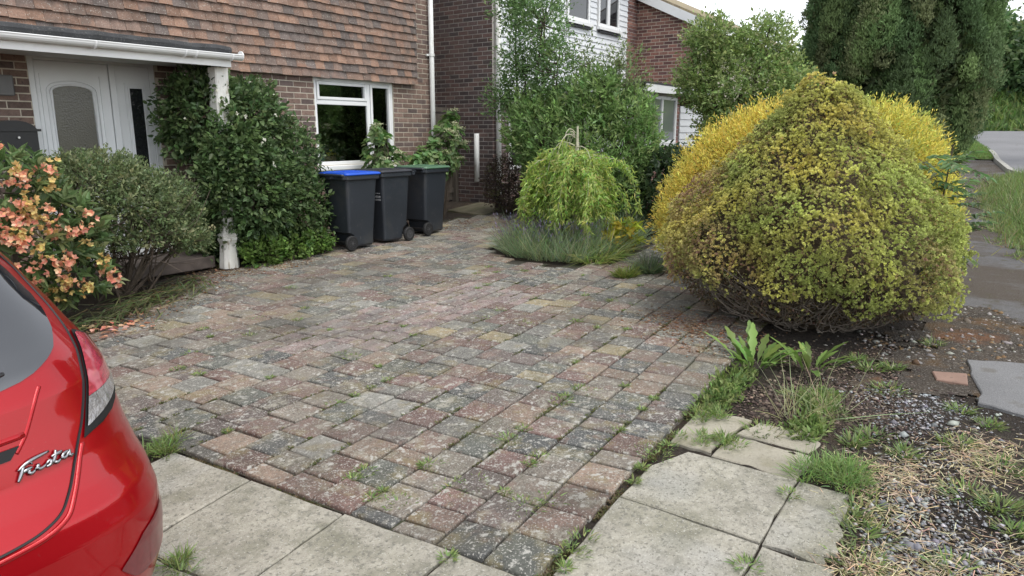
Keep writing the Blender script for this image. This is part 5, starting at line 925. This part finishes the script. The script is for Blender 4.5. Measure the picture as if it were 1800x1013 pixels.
# dock: each large leaf its own piece
def dock_leaf(b, d, up_, L, W, col):
    d = unit(np.array(d)); s = unit(np.cross(d, up_)); nn = np.cross(s, d); ts = np.array([0, .12, .25, .36, .48, .60, .72, .84, .93, 1.0]); ws = np.array([.05, .08, .26, .36, .44, .42, .46, .36, .20, 0.0]) * (1 + .24 * np.array([0, 0, 1, -1, 1, -1, 1, -1, 1, 0])); V = []
    for t, w_ in zip(ts, ws):
        c = np.array(b) + d * L * t - nn * L * .35 * t * t; V += [c + s * W * w_ + nn * W * (.22 * w_ + .03 * math.sin(t * 30)), c, c - s * W * w_ + nn * W * (.22 * w_ - .03 * math.sin(t * 30))]
    F = [[i * 3 + k, i * 3 + k + 1, (i + 1) * 3 + k + 1, (i + 1) * 3 + k] for i in range(len(ts) - 1) for k in (0, 1)]; mb = MB(); mb.add(V, F, col); return mb
for (x, y), lb, nl, L0 in (((4.95, 1.38), "lush clump of long green dock leaves beside the drive, under the conifer", 32, .28), ((5.12, 1.04), "smaller clump of upright dock leaves on the bare soil under the conifer", 22, .25)):
    t = plant("dock_plant", lb, "weed", x, y)
    for q in range(nl):
        a = q * 2.4 + rng.normal(0, .3); el = rng.uniform(.5, 2.8) ; d = (math.cos(a), math.sin(a), el); col = shade([(.20, .32, .085), (.24, .36, .10), (.17, .27, .07)], 1, .12, .06)[0]; L = L0 * rng.uniform(.6, 1.15)
        dock_leaf((x + rng.uniform(.02, .13) * math.cos(a), y + rng.uniform(.02, .13) * math.sin(a), float(zg(x, y)) - .03), d, (0.01, 0, 1) if el < 1.2 else (-math.cos(a), -math.sin(a), .3), L, L * .20, col).build("leaf", m_leaf, t, cols=True, smooth=True)
br_ = slab("brick_fragment", [(5.31, .11), (5.53, .13), (5.46, .33), (5.30, .29)], M("flat_red_brick", (.25, .16, .125), .9).mul(10, .15).patch(30, .6, .68, (.12, .09, .07), .5).done(), -.008, .05); tag(br_, "flat red-brown brick lying in the moss beside the asphalt patch", "brick")
# verge grass
n = 16000; x = rng.uniform(9.2, 20.6, n); hi = np.interp(x, VX, VY); y = hi - rng.random(n) ** 1.3 * 1.6; P = np.stack([x, y, zg(x, y)], 1); D = unit(rng.normal(0, .4, (n, 3)) + [0, 0, 1.]); vg = link("verge_grass", leaf_mesh("verge_grass", P, D, rdir(n), rng.uniform(.10, .34, n) * np.clip((hi - y) * 2.2 + .25, .25, 1.1), .014, shade([(.18, .26, .08), (.22, .30, .10), (.15, .22, .065), (.30, .33, .16)], n, .18), 1, droop=.3), m_leaf); vg["kind"] = "stuff"; vg["label"] = "long grass on the verge between footpath and road"
n = 2600; x = rng.uniform(9.2, 20.6, n); y = np.interp(x, VX, VY) + np.abs(rng.normal(0, .09, n)) * (1 + np.sin(x * 5)) + .05 * np.sin(x * 9); vg = link("verge_edge_weeds", leaf_mesh("verge_edge_weeds", np.stack([x, y, zg(x, y)], 1), unit(rng.normal(0, .7, (n, 3)) + [0, 0, .8]), rdir(n), rng.uniform(.05, .22, n), .012, shade([(.18, .25, .08), (.22, .28, .11), (.28, .27, .14)], n, .2), 1, droop=.4), m_leaf); vg["kind"] = "stuff"; vg["label"] = "ragged grass creeping over the edge of the footpath"
n = 5000; x = rng.uniform(25.4, 33.4, n); y = np.interp(x, [25.2, 26.6, 29.6, 33.5], [.66, .72, 1.06, 1.66]) + rng.random(n) * 1.1; vg = link("island_grass", leaf_mesh("island_grass", np.stack([x, y, zg(x, y) + .02], 1), unit(rng.normal(0, .4, (n, 3)) + [0, 0, 1.]), rdir(n), rng.uniform(.05, .12, n), .03, shade([(.17, .26, .07), (.20, .29, .09)], n, .15), 1), m_leaf); vg["kind"] = "stuff"; vg["label"] = "mown grass on the far verge"
# far bank and trees
xs = np.linspace(40.4, 52, 16); bank = sheet("grass_bank", xs, lambda x: (-22, 16, 20), m_verge, .02, .05); me = bank.data; co_ = np.empty(len(me.vertices) * 3, np.float32); me.vertices.foreach_get("co", co_); co_ = co_.reshape(-1, 3); co_[:, 2] += 1.9 * sstep((co_[:, 0] - 40.6) / 5.5); me.vertices.foreach_set("co", co_.ravel()); me.update()
n = 9000; x = rng.uniform(40.6, 47, n); y = rng.uniform(-6, 7, n); vg = link("bank_grass", leaf_mesh("bank_grass", np.stack([x, y, zg(x, y) + 1.9 * sstep((x - 40.6) / 5.5)], 1), unit(rng.normal(0, .5, (n, 3)) + [0, 0, .8]), rdir(n), rng.uniform(.2, .55, n), .09, shade([(.14, .22, .06), (.18, .25, .08), (.10, .17, .05)], n, .2), 1, droop=.4), m_leaf); vg["kind"] = "stuff"; vg["label"] = "rough grass on the bank across the road"
DG = [(.09, .16, .06), (.12, .20, .075), (.07, .125, .05), (.155, .23, .09)]
for (x, y, z, r_, h_), lb in zip(((47, 1.2, 4.6, 2.6, 2.2), (46, -2.0, 5.4, 2.8, 3.2), (50, 4.5, 6.0, 3.2, 3.4), (33, 5.0, 3.6, 2.2, 2.4), (27, 5.4, 2.9, 1.7, 1.9)), ("rounded dark hedge tree on the far bank directly behind the road end", "tall green tree on the far bank at the picture's right edge", "tall tree far behind the cypress", "green tree standing behind the cypress and the dark roof", "dark green tree between the pale tree and the cypress")):
    bushy("background_tree", lb, "tree", (x, y), [(x, y, z, r_, r_, h_), (x - .5, y + r_ * .55, z - .6, r_ * .7, r_ * .7, h_ * .7), (x - .4, y - r_ * .6, z - .3, r_ * .65, r_ * .65, h_ * .75), (x, y + .2, z + h_ * .55, r_ * .6, r_ * .6, h_ * .6)], 2600, 6, .20 * x / 40 + .05, .12 * x / 40 + .02, DG, shell=.3, tlen=.7, spread=.12, trunk_r=.16, ntr=16, zmin=.5)
bushy("roadside_tree", "light green branches overhanging the road at the picture's right edge", "tree", (24.5, -1.6), [(24.5, -.7, 5.4, 1.3, 1.2, 1.0), (24.3, -.2, 4.6, .9, .7, .6), (25, -1.4, 4.4, 1.2, 1.0, 1.2)], 900, 8, .10, .05, [(.12, .19, .06), (.16, .23, .08)], shell=.4, tlen=.4, trunk_r=.08, ntr=24)
# pots on the inside sill
m_pot = M("white_pot", (.55, .55, .55), .5).done(); m_box = M("card_box", (.32, .24, .15), .8).done()
pt = thing("flower_pot", "white pot with a spiky house plant on the inside window sill", "pot", (7.62, FY + .2, WB + .005)); MB().lathe([(.04, 0), (.055, .12), (.05, .12)], 14, (7.62, FY + .2, WB + .005)).build("pot", m_pot, pt); add("leaves", blades("leaves", [7.55], [FY + .2], .03, 26, .30, .018, [(.10, .13, .08)], .6, zf=lambda x, y: np.full_like(x, WB + .11)), pt)
pt = thing("flower_pot", "brown box of yellow flowers on the inside window sill", "pot", (7.3, FY + .2, WB + .005)); MB().box(7.16, 7.44, FY + .14, FY + .26, WB + .006, WB + .13).build("pot", m_box, pt); q = rng.normal(0, .03, (26, 3)) + [7.36, FY + .15, WB + .16]; link("flowers", leaf_mesh("flowers", q, rdir(26), np.tile([0, -1., .4], (26, 1)), .035, .03, shade([(.7, .55, .05)], 26, .1), 2), m_petal, pt)
